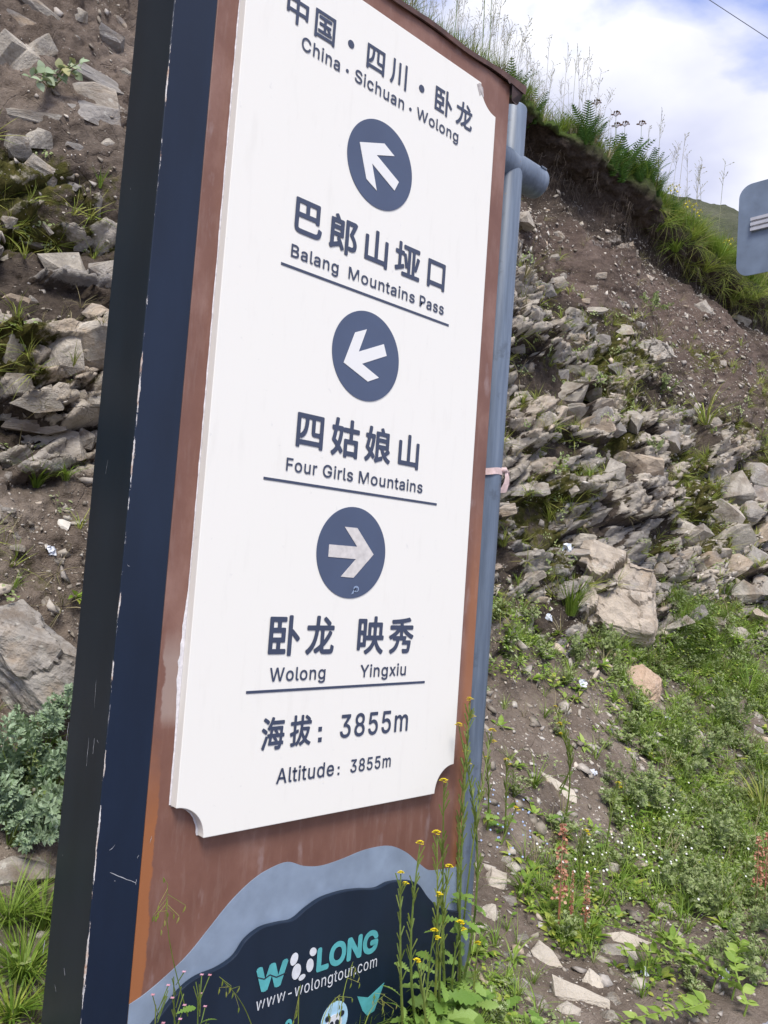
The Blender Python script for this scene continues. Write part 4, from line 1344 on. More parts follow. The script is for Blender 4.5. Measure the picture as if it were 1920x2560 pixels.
# rocks embedded in the bank: parts of the hillside
EMB = [  # px, py, width, height, roll, mesh
    (240, 195, 170, 40, -.35, 1), (215, 235, 150, 60, -.2, 0), (20, 140, 95, 70, .65, 7), (60, 165, 95, 60, .65, 7), (95, 130, 80, 42, .6, 4), (45, 285, 175, 26, -.08, 4),
    (150, 665, 135, 105, -.55, 3), (255, 680, 80, 80, -.6, 3), (40, 745, 60, 22, -.1, 4), (35, 370, 80, 60, -.15, 5), (95, 350, 62, 50, -.1, 2), (35, 880, 90, 95, .1, 3), (150, 890, 110, 110, -.2, 5),
    (230, 850, 110, 90, -.5, 0), (45, 965, 70, 60, -.3, 5), (95, 1005, 110, 50, -.1, 0), (25, 1040, 70, 26, 0, 4), (90, 1065, 150, 36, -.1, 1), (110, 1110, 200, 85, -.15, 0), (35, 1150, 95, 50, .1, 0),
    (205, 1100, 60, 60, .3, 3), (10, 800, 110, 55, -.15, 1), (285, 265, 60, 24, -.3, 4), (235, 280, 120, 70, -.3, 6), (60, 60, 90, 34, -.45, 1), (110, 30, 120, 30, -.5, 4), (200, 40, 40, 30, -.3, 2),
    (275, 105, 70, 45, -.5, 7), (300, 60, 34, 26, -.4, 8), (265, 360, 40, 30, -.4, 2), (185, 365, 45, 26, -.2, 2), (205, 610, 50, 30, .1, 6), (70, 610, 60, 30, -.3, 8), (20, 560, 50, 40, 0, 9), (105, 430, 80, 40, -.6, 7), (170, 445, 26, 16, 0, 8), (182, 465, 30, 22, -.4, 8),
    (10, 1280, 46, 22, 0, 8), (35, 1340, 42, 22, .2, 4), (75, 1325, 44, 16, .1, 4), (145, 1410, 26, 26, 0, 8), (40, 1370, 40, 22, 0, 2), (15, 1470, 46, 36, .5, 8), (110, 1505, 90, 40, -.7, 1),
    # right-hand outcrop
    (1452, 930, 96, 44, -.15, 1), (1400, 935, 50, 40, -.3, 6), (1410, 985, 120, 70, .1, 3), (1475, 985, 62, 54, -.2, 5), (1440, 1030, 80, 46, -.1, 0), (1500, 1040, 60, 40, .2, 6), (1480, 1065, 110, 50, .05, 0), (1536, 1070, 56, 48, -.3, 3),
    (1540, 925, 40, 44, .4, 9), (1580, 1055, 46, 70, .1, 9), (1675, 1105, 50, 64, .5, 9), (1650, 1050, 40, 40, 0, 2), (1475, 1180, 46, 40, .2, 5), (1530, 1175, 64, 66, .1, 3), (1605, 1180, 110, 96, -.2, 5), (1560, 1150, 60, 44, .1, 2),
    (1310, 1100, 60, 34, .4, 0), (1330, 1150, 40, 24, .3, 4), (1345, 1055, 90, 40, .2, 6), (1270, 1275, 40, 34, .2, 8), (1345, 1225, 66, 44, -.3, 5), (1430, 1225, 36, 36, 0, 9), (1290, 1230, 40, 30, 0, 2), (1420, 1310, 34, 34, 0, 9),
    (1460, 1350, 60, 26, -.1, 4), (1420, 1380, 120, 22, -.05, 1), (1310, 1385, 90, 16, -.05, 4), (1700, 1330, 80, 44, .5, 7), (1740, 1340, 80, 44, .5, 7), (1680, 1360, 44, 24, .2, 8),
    (1650, 1400, 60, 30, .2, 0), (1700, 1390, 70, 30, .15, 1), (1740, 1420, 66, 48, -.1, 0), (1640, 1430, 50, 36, .3, 6), (1690, 1445, 70, 30, .1, 1), (1760, 1460, 50, 40, .2, 8), (1610, 1450, 46, 40, -.2, 2), (1660, 1475, 40, 40, .4, 9), (1720, 1490, 60, 26, .1, 4), (1770, 1400, 60, 36, .3, 0),
    # pale fractured outcrop at the right edge
    (1820, 1230, 110, 120, .7, 3), (1880, 1190, 80, 70, -.4, 5), (1800, 1300, 90, 90, .8, 0), (1900, 1240, 60, 70, .3, 3), (1870, 1285, 66, 56, .2, 5), (1835, 1345, 100, 60, .3, 0), (1905, 1330, 60, 60, -.3, 6), (1880, 1400, 80, 70, .1, 3), (1830, 1420, 90, 60, .2, 5), (1905, 1470, 60, 70, .4, 0), (1850, 1480, 90, 60, -.1, 3), (1800, 1390, 60, 40, .2, 2), (1905, 1550, 40, 60, .8, 9), (1790, 1190, 60, 60, .7, 7), (1860, 1540, 60, 40, 0, 2),
    # soil slope shards
    (1310, 555, 44, 60, 0.9, 9), (1400, 590, 40, 16, -.9, 4), (1385, 645, 26, 18, .3, 8), (1405, 690, 26, 18, 0, 2), (1390, 710, 60, 34, .2, 5), (1365, 735, 56, 26, .3, 7), (1325, 755, 46, 14, -.1, 4), (1480, 720, 22, 16, 0, 8), (1460, 752, 30, 12, 0, 4), (1552, 758, 22, 16, -.4, 8), (1490, 775, 70, 20, .1, 1), (1425, 780, 30, 24, 0, 2), (1555, 825, 56, 30, -.1, 0), (1600, 815, 28, 22, -.2, 9), (1500, 850, 56, 30, -.3, 0), (1290, 870, 50, 26, -.2, 0), (1340, 885, 46, 14, -.2, 4), (1440, 888, 66, 16, 0, 4), (1500, 690, 34, 14, .1, 4), (1760, 775, 46, 30, -1.0, 7), (1850, 800, 50, 18, -.4, 4), (1510, 1010, 50, 30, 0, 6), (1620, 690, 30, 12, -.5, 4),
    (1465, 1460, 40, 40, 0, 6), (1340, 1500, 60, 14, 0, 4), (1455, 1500, 36, 24, 0, 2), (1500, 1540, 30, 22, 0, 2), (1690, 1560, 80, 40, -.1, 6), (1640, 1590, 40, 30, .1, 2), (1740, 1540, 60, 24, .6, 4), (1790, 1560, 40, 30, 0, 8), (1620, 1560, 34, 30, 0, 5),
    (1300, 2350, 40, 26, .3, 8), (1270, 2390, 50, 20, -.2, 4), (1290, 2470, 50, 28, .2, 6), (1330, 2490, 40, 20, -.3, 8), (1355, 2515, 30, 26, .4, 2), (1530, 2500, 30, 34, .5, 8), (1520, 2545, 44, 30, 0, 5), (1570, 2440, 36, 16, 0, 4), (1500, 2400, 40, 20, -.5, 4), (1260, 2150, 40, 20, 0, 6), (1270, 2250, 44, 24, -.2, 0), (1240, 2420, 40, 24, .2, 6), (1365, 1890, 16, 20, 0, 8), (1420, 1780, 18, 22, 0, 8), (1715, 2390, 36, 26, 0, 6), (1300, 2165, 26, 20, 0, 8), (1330, 2260, 34, 20, .3, 4),
]
n_emb = 0


def embed(P, nrm, size, hgt, roll, k, sink=0.2, flat=0.5):
    global n_emb
    view = (CAM - P).normalized()
    z = (Vector(nrm) * flat + view * (1 - flat)).normalized()
    right = Vector(RW[0])
    x = (right - z * right.dot(z)).normalized()
    y = z.cross(x)
    Mx = Matrix((x, y, z)).transposed() @ Matrix.Rotation(roll, 3, 'Z') @ Matrix.Rotation(random.uniform(-.25, .25), 3, 'X')
    o = link('rock', STONES[k], bank)
    d3 = [(1, .7), (1, .8), (1, .6), (1, .75), (1, .5), (1, .9), (1, .65), (1, .55), (.9, .9), (1, .7)][k]
    sx, sy = size / 2 / d3[0], hgt / 2 / d3[1]
    o.matrix_world = Matrix.Translation(P - z * (sink * hgt * 0.3)) @ Mx.to_4x4() @ Matrix.Diagonal((sx, sy, max(sy, 0.55 * sx), 1))
    n_emb += 1


for px, py, w, hgt, roll, k in EMB:
    h = hit(px, py)
    if h is None: continue
    P, nrm, dist = h
    embed(P, nrm, 1.12 * w / FPX * dist, 1.12 * hgt / FPX * dist, roll, k)
# further ones where the rock shows, spread by chance
cand = np.where(SEEN & (rock > 0.35) & (Z < 3.4) & (X < 10))[0]
cand2 = np.where(SEEN & (Z > 0.25) & (Z < 5.4) & (X < 11))[0]
wgt = area[cand] / area[cand].sum()
pick = list(RNG.choice(cand, 10, p=wgt)) + list(RNG.choice(cand2, max(0, 298 - n_emb - 10), p=area[cand2] / area[cand2].sum()))
for q, i in enumerate(pick):
    s_ = (random.uniform(0.08, 0.24) if q < 10 else random.uniform(0.03, 0.09)) * (1 + 0.05 * P1[i][0])
    embed(Vector(P1[i]), Vector(VN[i]), s_, s_ * random.uniform(0.4, 0.75), random.gauss(-0.2, 0.4), random.randrange(10), 0.3)

# slate chips and pebbles nobody could count
CH = []
for i in range(8):
    mm = hull_mesh('chip', 300 + i, (1, random.uniform(.55, .9), random.uniform(.18, .5)), 9, slab=i % 2 == 0)
    b_ = MB()
    b_.v = [tuple(v.co) for v in mm.vertices]
    b_.f = [tuple(p.vertices) for p in mm.polygons]
    b_.m = [0] * len(b_.f)
    CH.append(b_)
    bpy.data.meshes.remove(mm)
soilw = area * SEEN * (Z > 0.02) * (Z < 5.7) * (X < 12.5) * (0.35 + 0.65 * (1 - rock)) * np.clip(0.25 + 1.6 * (fbm(P0 * 1.3, 3, 171) + 0.35), 0.05, 2)
spots = []
for i in RNG.choice(len(P1), 26000, p=soilw / soilw.sum()):
    s_ = 0.0042 * (1 + RNG.pareto(2.0)) * (1 + 0.07 * P1[i][0])
    s_ = min(s_, 0.045)
    A = rot_to(VN[i], RNG.uniform(0, 6.28), 0.9) * s_
    spots.append((int(RNG.integers(8)), A, P1[i] + VN[i] * s_ * 0.12))
tal = area * SEEN * (Y > -0.5) * (Z < 1.6) * (X > -0.3) * (X < 9)
for i in RNG.choice(len(P1), 9000, p=tal / tal.sum()):
    s_ = min(0.0045 * (1 + RNG.pareto(1.7)), 0.05) * (1 + 0.05 * P1[i][0])
    spots.append((int(RNG.integers(8)), rot_to(VN[i], RNG.uniform(0, 6.28), 0.9) * s_, P1[i] + VN[i] * s_ * 0.15))
tag(scatter_mesh('slate_chips', CH, spots, [M_PEB]), kind='stuff')

# ------------------------------------------------------------------ plants: prototypes
OV = (0.0, 0.75, 1.0, 0.8, 0.35, 0.0)
OV4 = (0.0, 0.9, 0.85, 0.0)
LOBE = (0.10, 0.35, 0.18, 0.75, 0.30, 1.0, 0.38, 0.9, 0.35, 0.55, 0.0)
MUSTL = (0.10, 0.14, 0.42, 0.16, 0.62, 0.24, 0.85, 0.45, 1.0, 0.62, 0.95, 0.6, 0.72, 0.4, 0.0)


def rdir(el0, el1):
    a, e = random.uniform(0, 6.283), random.uniform(el0, el1)
    return Vector((math.cos(a) * math.cos(e), math.sin(a) * math.cos(e), math.sin(e)))


def tuft(n, L, wd, bend, mat=0, spread=0.3, segs=3):
    b = MB()
    for i in range(n):
        d = rdir(0, 0.1)
        up = (Vector((0, 0, 1)) + d * random.uniform(0, spread)).normalized()
        l_ = L * random.uniform(0.55, 1.1)
        b.blade(Vector((d.x, d.y, 0)) * random.uniform(0, 0.10) * L, d, up, l_, wd * random.uniform(.7, 1.2), bend * random.uniform(.3, 1.3), segs, mat)
    return b


def seven_lobe(b, p, d, nrm, L, m=0):
    """divided wormwood leaf: a fan of small lobes"""
    d = Vector(d).normalized()
    side = d.cross(Vector(nrm))
    if side.length < 1e-5: side = d.orthogonal()
    side.normalize()
    p = Vector(p)
    b.leaf(p + d * L * 0.25, d, nrm, L * 0.8, L * 0.30, OV4, 0.2, 0.1, m)
    for sgn in (-1, 1):
        for t, a, l_ in ((0.28, 0.95, 0.52), (0.55, 0.70, 0.46)):
            dd = (d * math.cos(a) + side * sgn * math.sin(a))
            b.leaf(p + d * L * t, dd, nrm, L * l_, L * 0.24, OV4, 0.2, 0.1, m)


def wormwood(seed, stems, h, ll, mat=0, smat=1):
    random.seed(seed)
    b = MB()
    for k in range(stems):
        d = rdir(0.5, 1.35)
        L = h * random.uniform(.6, 1.1)
        pts = [d * (L * t) + Vector((0, 0, 0.12 * L * t * t)) for t in (0, .35, .7, 1)]
        b.tube(pts, 0.0025, 0.001, 3, smat)
        for q in range(int(6 + L / ll * 1.6)):
            t = random.uniform(0.15, 1.0)
            p = d * (L * t) + Vector((0, 0, 0.12 * L * t * t))
            dd = (rdir(-.3, .8) + d * 0.5).normalized()
            seven_lobe(b, p, dd, Vector((0, 0, 1)) + rdir(0, .5) * .4, ll * random.uniform(.6, 1.15) * (1.1 - 0.35 * t), mat)
    return b


def rosette(seed, n, L, wd, el=(0.1, 0.9), prof=OV, mat=0):
    random.seed(seed)
    b = MB()
    for k in range(n):
        d = rdir(*el)
        b.leaf(d * L * 0.1, d, Vector((0, 0, 1)), L * random.uniform(.6, 1.1), wd * random.uniform(.7, 1.1), prof, 0.15, 0.35, mat)
    return b


def leafy_mat(seed, n, r, s):
    """low mat of small leaves on short stalks"""
    random.seed(seed)
    b = MB()
    for k in range(n):
        a, q = random.uniform(0, 6.283), r * math.sqrt(random.random())
        p = Vector((q * math.cos(a), q * math.sin(a), random.uniform(0.005, 0.45) * r * (1.2 - q / r)))
        b.leaf(p, rdir(-.1, .6), Vector((0, 0, 1)) + rdir(0, .4) * .5, s * random.uniform(.6, 1.2), s * random.uniform(.45, .7), OV4, 0.15, 0.2, 0)
    return b


cover_n = np.clip(0.5 + 1.5 * fbm(P0 * np.array([0.9, 0.9, 0.9]) + 2.2, 4, 181), 0, 1)
bare = np.clip(fbm(P0 * np.array([1.7, 1.7, 1.7]) + 6.2, 3, 191) * 2.4 + 0.25, 0, 1)
talus = sstep(-0.5, 0.1, Y) * (1 - sstep(0.95, 1.55, Z))
rightward = sstep(1.35, 2.2, X)
free = np.ones(len(P1))
for P_, r_ in KEEP:
    dd_ = np.linalg.norm(P1 - np.array(P_), axis=1)
    free *= 0.04 + 0.96 * sstep(0.8 * r_, 1.5 * r_, dd_)
free *= 1 - 0.80 * np.exp(-((PX - 1430) / 130.0) ** 2 - ((PY - 2470) / 110.0) ** 2) - 0.0
free *= 1 - 0.90 * np.exp(-((PX - 1610) / 100.0) ** 2 - ((PY - 2520) / 60.0) ** 2)
wet = np.clip(free, 0, 1) * talus * SEEN * area * (0.06 + cover_n ** 1.4) * (1 - 0.85 * bare) * (0.40 + 0.60 * rightward)


def scat(name, protos, n, w, mats, s0=0.7, s1=1.3, lean=0.35, grow=0.05, lift=-0.004):
    sp = []
    for i in RNG.choice(len(P1), n, p=w / w.sum()):
        s_ = RNG.uniform(s0, s1) * (1 + grow * max(0, P1[i][0] - 1))
        sp.append((int(RNG.integers(len(protos))), rot_to(VN[i], RNG.uniform(0, 6.28), lean) * s_, P1[i] + VN[i] * lift))
    return tag(scatter_mesh(name, protos, sp, mats), kind='stuff')


scat('wormwood_cover', [wormwood(900 + i, 6, 0.11, 0.032) for i in range(4)], 300, wet * (0.15 + np.clip(fbm(P0 * 0.8, 3, 201) + 0.4, 0, 1)), [G_SAGE, M_STEM])
scat('herb_cover', [rosette(920 + i, 12, 0.055, 0.024) for i in range(4)] + [leafy_mat(930 + i, 42, 0.10, 0.022) for i in range(3)], 950, wet, [G_HERB])
scat('small_grass', [tuft(18, 0.13, 0.0032, 0.8) for _ in range(5)], 1300, wet * (0.3 + sstep(0.2, 0.8, cover_n)), [G_BRIGHT])
scat('yellow_weed', [rosette(960 + i, 9, 0.06, 0.022) for i in range(3)] + [tuft(12, 0.12, 0.004, 0.9) for _ in range(3)], 950, wet * (0.25 + np.clip(fbm(P0 * 1.4 + 8, 3, 209) + 0.2, 0, 1)), [G_CREEP])
scat('low_leaf_mat', [leafy_mat(940 + i, 46, 0.085, 0.017) for i in range(4)], 650, wet * (0.3 + np.clip(fbm(P0 * 1.1 + 4, 3, 207) + 0.3, 0, 1)), [G_SAGE])
scat('dry_weed', [tuft(9, 0.16, 0.0035, 0.8) for _ in range(4)], 220, wet, [G_DRY])
cliffw = SEEN * area * sstep(0.9, 1.4, Z) * (1 - sstep(4.0, 5.3, Z)) * np.clip(moss * 1.4 - 0.15, 0.02, 1) * (X < 11)
scat('cliff_grass', [tuft(12, 0.13, 0.004, 1.0) for _ in range(4)], 640, cliffw, [G_YELLOW], lean=0.6)
scat('cliff_herb', [leafy_mat(950 + i, 22, 0.055, 0.020) for i in range(4)], 420, cliffw, [G_SAGE], lean=0.6)
dryw = SEEN * area * sstep(0.9, 1.4, Z) * (1 - sstep(5.3, 5.8, Z)) * (X < 11)
scat('dry_grass', [tuft(10, 0.12, 0.003, 1.3) for _ in range(4)], 260, dryw, [G_DRY], lean=0.7)
fl = MB()
for k in range(5):
    fl.leaf((0, 0, 0), (math.cos(k * 1.257), math.sin(k * 1.257), 0.35), (0, 0, 1), 0.008, 0.007, OV4)
whitew = wet * np.exp(-((PX - 1580) / 190.0) ** 2 - ((PY - 2190) / 150.0) ** 2)
sp = [(0, rot_to((-0.4, -0.7, 0.6), RNG.uniform(0, 6), 0.8) * RNG.uniform(.5, .85), P1[i] + np.array([RNG.normal(0, .02), RNG.normal(0, .02), RNG.uniform(.07, .17)])) for i in RNG.choice(len(P1), 90, p=whitew / whitew.sum())]
tag(scatter_mesh('white_flowers', [fl], sp, [M_PETALW]), kind='stuff')
bluew = wet * np.exp(-((PX - 1235) / 60.0) ** 2 - ((PY - 2110) / 60.0) ** 2) + 1e-12
sp = [(0, rot_to((-0.4, -0.7, 0.6), RNG.uniform(0, 6), 0.8) * 0.7, P1[i] + np.array([RNG.normal(0, .02), RNG.normal(0, .02), RNG.uniform(.05, .10)])) for i in RNG.choice(len(P1), 36, p=bluew / bluew.sum())]
tag(scatter_mesh('blue_flowers', [fl], sp, [M_BLUEFL]), kind='stuff')

# turf fringe of the brow and the hanging roots below it
browi = np.where((Z > 6.07) & (Z < 6.24) & (X > 1.5) & (X < 13))[0]
bw = np.zeros(len(P1))
bw[browi] = area[browi]
scat('brow_grass', [tuft(24, 0.20, 0.0045, 1.0) for _ in range(5)], 700, bw * (0.35 + 0.65 * sstep(6.5, 8.5, X)), [G_BRIGHT], lean=0.25, grow=0.02)
scat('brow_dry_grass', [tuft(14, 0.22, 0.004, 0.7) for _ in range(4)], 330, bw, [G_DRY], lean=0.2)
scat('meadow_grass', [tuft(22, 0.24, 0.0045, 0.8) for _ in range(4)], 700, area * (Z > 6.15) * (Z < 6.7) * (X > 1) * (X < 14), [G_YELLOW], grow=0.02)
edgei = (Z > 5.86) & (Z < 6.06) & (X > 1.5) & (X < 13)
scat('hanging_grass', [tuft(14, 0.22, 0.004, 1.7, spread=1.1, segs=4) for _ in range(4)], 60, area * edgei * sstep(7.0, 8.6, X), [G_YELLOW], lean=0.75, grow=0.02)
rts = []
for k in range(4):
    b = MB()
    for j in range(5):
        a = random.uniform(-1.2, 1.2)
        L = random.uniform(.05, .16) + .22 * random.random() ** 4
        b.tube([(a * .1, 0, 0), (a * .12 + random.gauss(0, .018), .01, -L * .35), (a * .14 + random.gauss(0, .03), .0, -L * .7), (a * .16 + random.gauss(0, .045), 0.01, -L)], 0.0026, 0.0008, 3)
    rts.append(b)
ri = (Z > 5.45) & (Z < 5.95) & (X > 2) & (X < 12)
sp = [(int(RNG.integers(4)), np.eye(3) * RNG.uniform(.6, 1.2), P1[i] + VN[i] * 0.015) for i in RNG.choice(len(P1), 300, p=(area * ri) / (area * ri).sum())]
tag(scatter_mesh('hanging_roots', rts, sp, [M_ROOT]), kind='stuff')

# ------------------------------------------------------------------ plants one can pick out


def leaf_rot(d, up=None, jit=0.5):
    """turns a leaf built along +z with its upper side to -y so that it points along d and faces up"""
    z = Vector(d).normalized()
    u = Vector(up if up is not None else (0, -0.35, 1)) + Vector((random.gauss(0, jit), random.gauss(0, jit), random.gauss(0, jit * .5)))
    y = -(u - z * u.dot(z))
    if y.length < 1e-4: y = z.orthogonal()
    y.normalize()
    x = y.cross(z)
    return Matrix((x, y, z)).transposed().to_euler()


def root(name, label, cat, px, py, group=None, sink=0.01, spin=None):
    h = hit(px, py)
    P = h[0]
    return thing(name, label, cat, P - Vector((0, 0, sink)), group, (0, 0, random.uniform(0, 6.28) if spin is None else spin)), h[2], h[1]


GRP = 'grass tufts growing on the bank'


def grass(px, py, hpx, n, mat, label, wd=0.006, bend=0.8, spread=0.35, lean=0.2, segs=4):
    h = hit(px, py)
    if h is None: return
    L = hpx / FPX * h[2]
    o = tuft(n, L, wd, bend, 0, spread, segs).build('grass_tuft', [mat])
    A = rot_to(h[1], random.uniform(0, 6), lean)
    o.matrix_world = Matrix.Translation(h[0] - Vector((0, 0, 0.012))) @ Matrix(A.tolist()).to_4x4()
    tag(o, label, 'grass tuft', GRP, 'thing')


random.seed(77)
grass(90, 1212, 110, 70, G_BRIGHT, 'bushy grass tuft on a soil lump under the layered rocks left of the post', bend=1.0)
grass(165, 1195, 80, 30, G_BRIGHT, 'thin grass tuft close beside the dark post at mid height', bend=1.3)
grass(1425, 1535, 150, 120, G_BRIGHT, 'tall bright grass tuft leaning on the large pale boulder', 0.0065, 0.7)
grass(1372, 1300, 75, 34, G_YELLOW, 'yellow green grass tuft on the dark rubble near the pipe', 0.006, 0.8)
grass(1258, 1365, 90, 34, G_YELLOW, 'grass tuft with long arching blades right beside the pipe', 0.006, 1.1)
grass(1312, 690, 130, 40, G_DRY, 'dry grass tuft hanging on the soil near the top of the pipe', 0.005, 1.7)
grass(1765, 1060, 170, 40, G_YELLOW, 'sedge with very long arching blades on the mossy rock', 0.010, 2.0, 0.8)
grass(1645, 838, 70, 34, G_DRY, 'short dry grass tuft on top of the dark jagged rock', 0.005, 1.2)
grass(1745, 1195, 90, 40, G_YELLOW, 'yellow green tuft on the moss beside the pale fractured outcrop', 0.007, 1.0)
grass(1390, 1080, 60, 16, G_BRIGHT, 'small upright grass tuft in the stones behind the pipe', 0.006, 0.5)
grass(1475, 1190, 60, 26, G_BRIGHT, 'small grass tuft in the dark gap under the pale blocks', 0.005, 0.8)
grass(55, 2440, 170, 190, G_BRIGHT, 'dense long grass at the bottom left beside the post', 0.0045, 1.3, 0.55)
grass(105, 2310, 160, 120, G_BRIGHT, 'tall grass growing right against the dark side of the post', 0.0045, 1.0, 0.5)
grass(20, 2300, 150, 130, G_BRIGHT, 'fine grass clump at the left edge below the long stone', 0.0045, 1.3, 0.55)
grass(30, 2540, 150, 90, G_HERB, 'broad bladed grass in the lower left corner', 0.006, 1.3, 0.55)
grass(250, 465, 60, 14, G_BRIGHT, 'few upright blades on the ledge left of the post', 0.006, 0.3)
grass(1905, 2040, 140, 70, G_YELLOW, 'yellow grass tuft at the right edge in the weeds', 0.009, 0.9)
grass(1870, 1740, 110, 50, G_BRIGHT, 'grass tuft at the right edge above the weeds', 0.008, 1.0)
grass(1335, 1965, 90, 26, G_BRIGHT, 'thin grass blades on the bare brown slope beside the yellow flowers', 0.006, 0.9)
grass(1810, 1500, 90, 40, G_BRIGHT, 'grass tuft at the foot of the pale fractured outcrop', 0.007, 0.9)
grass(1310, 2230, 110, 26, G_BRIGHT, 'long curved grass blades near the pipe foot', 0.009, 1.5)
grass(1790, 1610, 80, 36, G_BRIGHT, 'grass tuft on the green slope below the fractured outcrop', 0.007, 0.9)
for k, (px, py, hp) in enumerate([(1690, 640, 120), (1760, 690, 130), (1830, 760, 130), (1880, 760, 120), (1640, 590, 100), (1730, 610, 120), (1800, 660, 130)]):
    lab = ['long drooping grass tussock on the brow, leftmost of the bright ones', 'drooping grass tussock on the brow over the hanging grey roots', 'drooping grass tussock below the road sign plate',
           'drooping grass tussock at the right edge of the brow', 'small grass tussock between the ferns on the brow', 'grass tussock with yellow flowers behind on the brow', 'grass tussock left of the road sign plate'][k]
    grass(px, py - 14, hp * .74, 110, G_YELLOW if k % 2 else G_BRIGHT, lab, 0.007, 1.1, 0.8, 0.4)

# silver wormwood bushes at the left and sage ones at the right
LOBED = []
for i in range(4):
    random.seed(1200 + i)
    b = MB()
    for q in range(9):
        t = q / 8
        dd = (rdir(-.2, .6) * 0.9 + Vector((0, 0, .5 + t))).normalized()
        seven_lobe(b, Vector((0, 0, .9 * t)), dd, Vector((0, 0, 1)) + rdir(0, .5) * .5, .55 * (1.1 - .5 * t))
    b.tube([(0, 0, 0), (0, 0, .9)], .02, .01, 3)
    LOBED.append((b.mesh('leaf_spray', [G_SILVER], True), b.mesh('leaf_spray', [G_SAGE], True)))


def bush(px, py, hpx, n, which, label, cat='wormwood', group=None):
    t_, dist, nrm = root('wormwood_bush', label, cat, px, py, group)
    h = hpx / FPX * dist
    m_ = MB()
    tips = []
    for k in range(n):
        d = rdir(0.15, 1.45)
        L = h * random.uniform(.55, 1.0)
        tip = d * L + Vector((0, 0, .05 * h))
        m_.tube([(0, 0, 0), d * (L * .5), tip], 0.004 * h / .25, 0.0015, 4)
        tips.append((tip, d, L))
    m_.build('stem', [M_STEM], t_)
    for tip, d, L in tips:
        for f in (0.45, 0.72, 1.0):
            q = (d + rdir(-.2, .6) * .45).normalized()
            link('leaf_spray', random.choice(LOBED)[which], t_, tip * f, q.to_track_quat('Z', 'Y').to_euler(), h * random.uniform(.34, .52))


random.seed(5)
bush(60, 2010, 150, 22, 0, 'large silver green wormwood bush beside the dark post above the long stone')
bush(20, 2110, 120, 14, 0, 'lower silver wormwood at the left edge hanging over the long stone')
bush(125, 1870, 110, 13, 0, 'silver wormwood close against the dark post under the big slab boulder')
GB = 'sage green weeds on the right-hand slope'
for (px, py, hp, lab) in [(1565, 2010, 120, 'sage green weed bush beside the single yellow flower stalk'), (1660, 2050, 130, 'sage green weed bush in the middle of the right-hand slope'), (1720, 1900, 120, 'sage green weed bush below the brown patch at the right'),
                          (1790, 2150, 130, 'pale sage weed bush near the right edge above the red seed spikes'), (1845, 2300, 140, 'dark sage weed bush at the right edge by the red seed spikes'), (1880, 2440, 140, 'sage weed bush lowest at the right edge'),
                          (1830, 1830, 110, 'sage weed bush at the right edge highest on the green slope'), (1440, 1670, 80, 'small sage weed bush on the bare slope left of the orange boulder'), (1530, 1640, 90, 'sage weed bush at the foot of the large pale boulder'),
                          (1700, 2220, 110, 'sage weed bush between white flowers and the right edge'), (1640, 1130, 50, 'small pale weed on the mossy rock face'), (1650, 985, 60, 'small pale weed on the rock under the dark jagged rock'), (1630, 775, 60, 'pale weed on the bare soil under the brow')]:
    bush(px, py, hp * .72, 8 if hp > 70 else 5, 1, lab, group=GB)

# grey green round-leaved plant high at the left
t_, dist, nrm = root('round_leaf_plant', 'grey green round leaved plant hanging on the soil at upper left', 'plant', 130, 215)
b = MB()
random.seed(31)
b.leaf((0, 0, 0), (0, 0, 1), (0, -1, 0.2), 1.0, .72, (0.08, .12, .7, 1, .95, .6, 0), .12, .25)
LEAF_R = b.mesh('leaf', [G_ROUND], True)
stem = MB()
for k in range(9):
    u = k / 8
    base = Vector((0.02 * random.uniform(-1, 1), 0, 0))
    end = Vector((-0.15 + 0.27 * u, random.uniform(-.12, -.03), -0.05 + .20 * u + random.uniform(-.03, .03)))
    end = Matrix.Rotation(-t_.rotation_euler.z, 3, 'Z') @ end
    stem.tube([base, base.lerp(end, .5) + Vector((0, 0, .02)), end], .003, .002, 4)
    for j in range(5):
        dd = Matrix.Rotation(-t_.rotation_euler.z, 3, 'Z') @ Vector((math.cos(j * 1.7 + k), -.35, math.sin(j * 1.7 + k) * .8 + .25))
        link('leaf', LEAF_R, t_, end.lerp(base, .12 * j), leaf_rot(dd, (-.3, -.8, .7)), random.uniform(.042, .062))
stem.build('stem', [M_STEM], t_)

# mustard plants with long pods, yellow heads and toothed lower leaves
bl = MB()
bl.leaf((0, 0, 0), (0, 0, 1), (0, -1, 0), 1, .42, MUSTL, .12, .35)
LEAF_M = bl.mesh('leaf', [G_MUST], True)
bf = MB()
random.seed(8)
for k in range(13):
    c = rdir(-.1, 1.5) * .5
    for q in range(4):
        a = q * 1.571 + k
        bf.leaf(c, (math.cos(a), math.sin(a), .45), (0, 0, 1), .42, .36, OV4)
FLOW = bf.mesh('flower_head', [M_YELLOW])


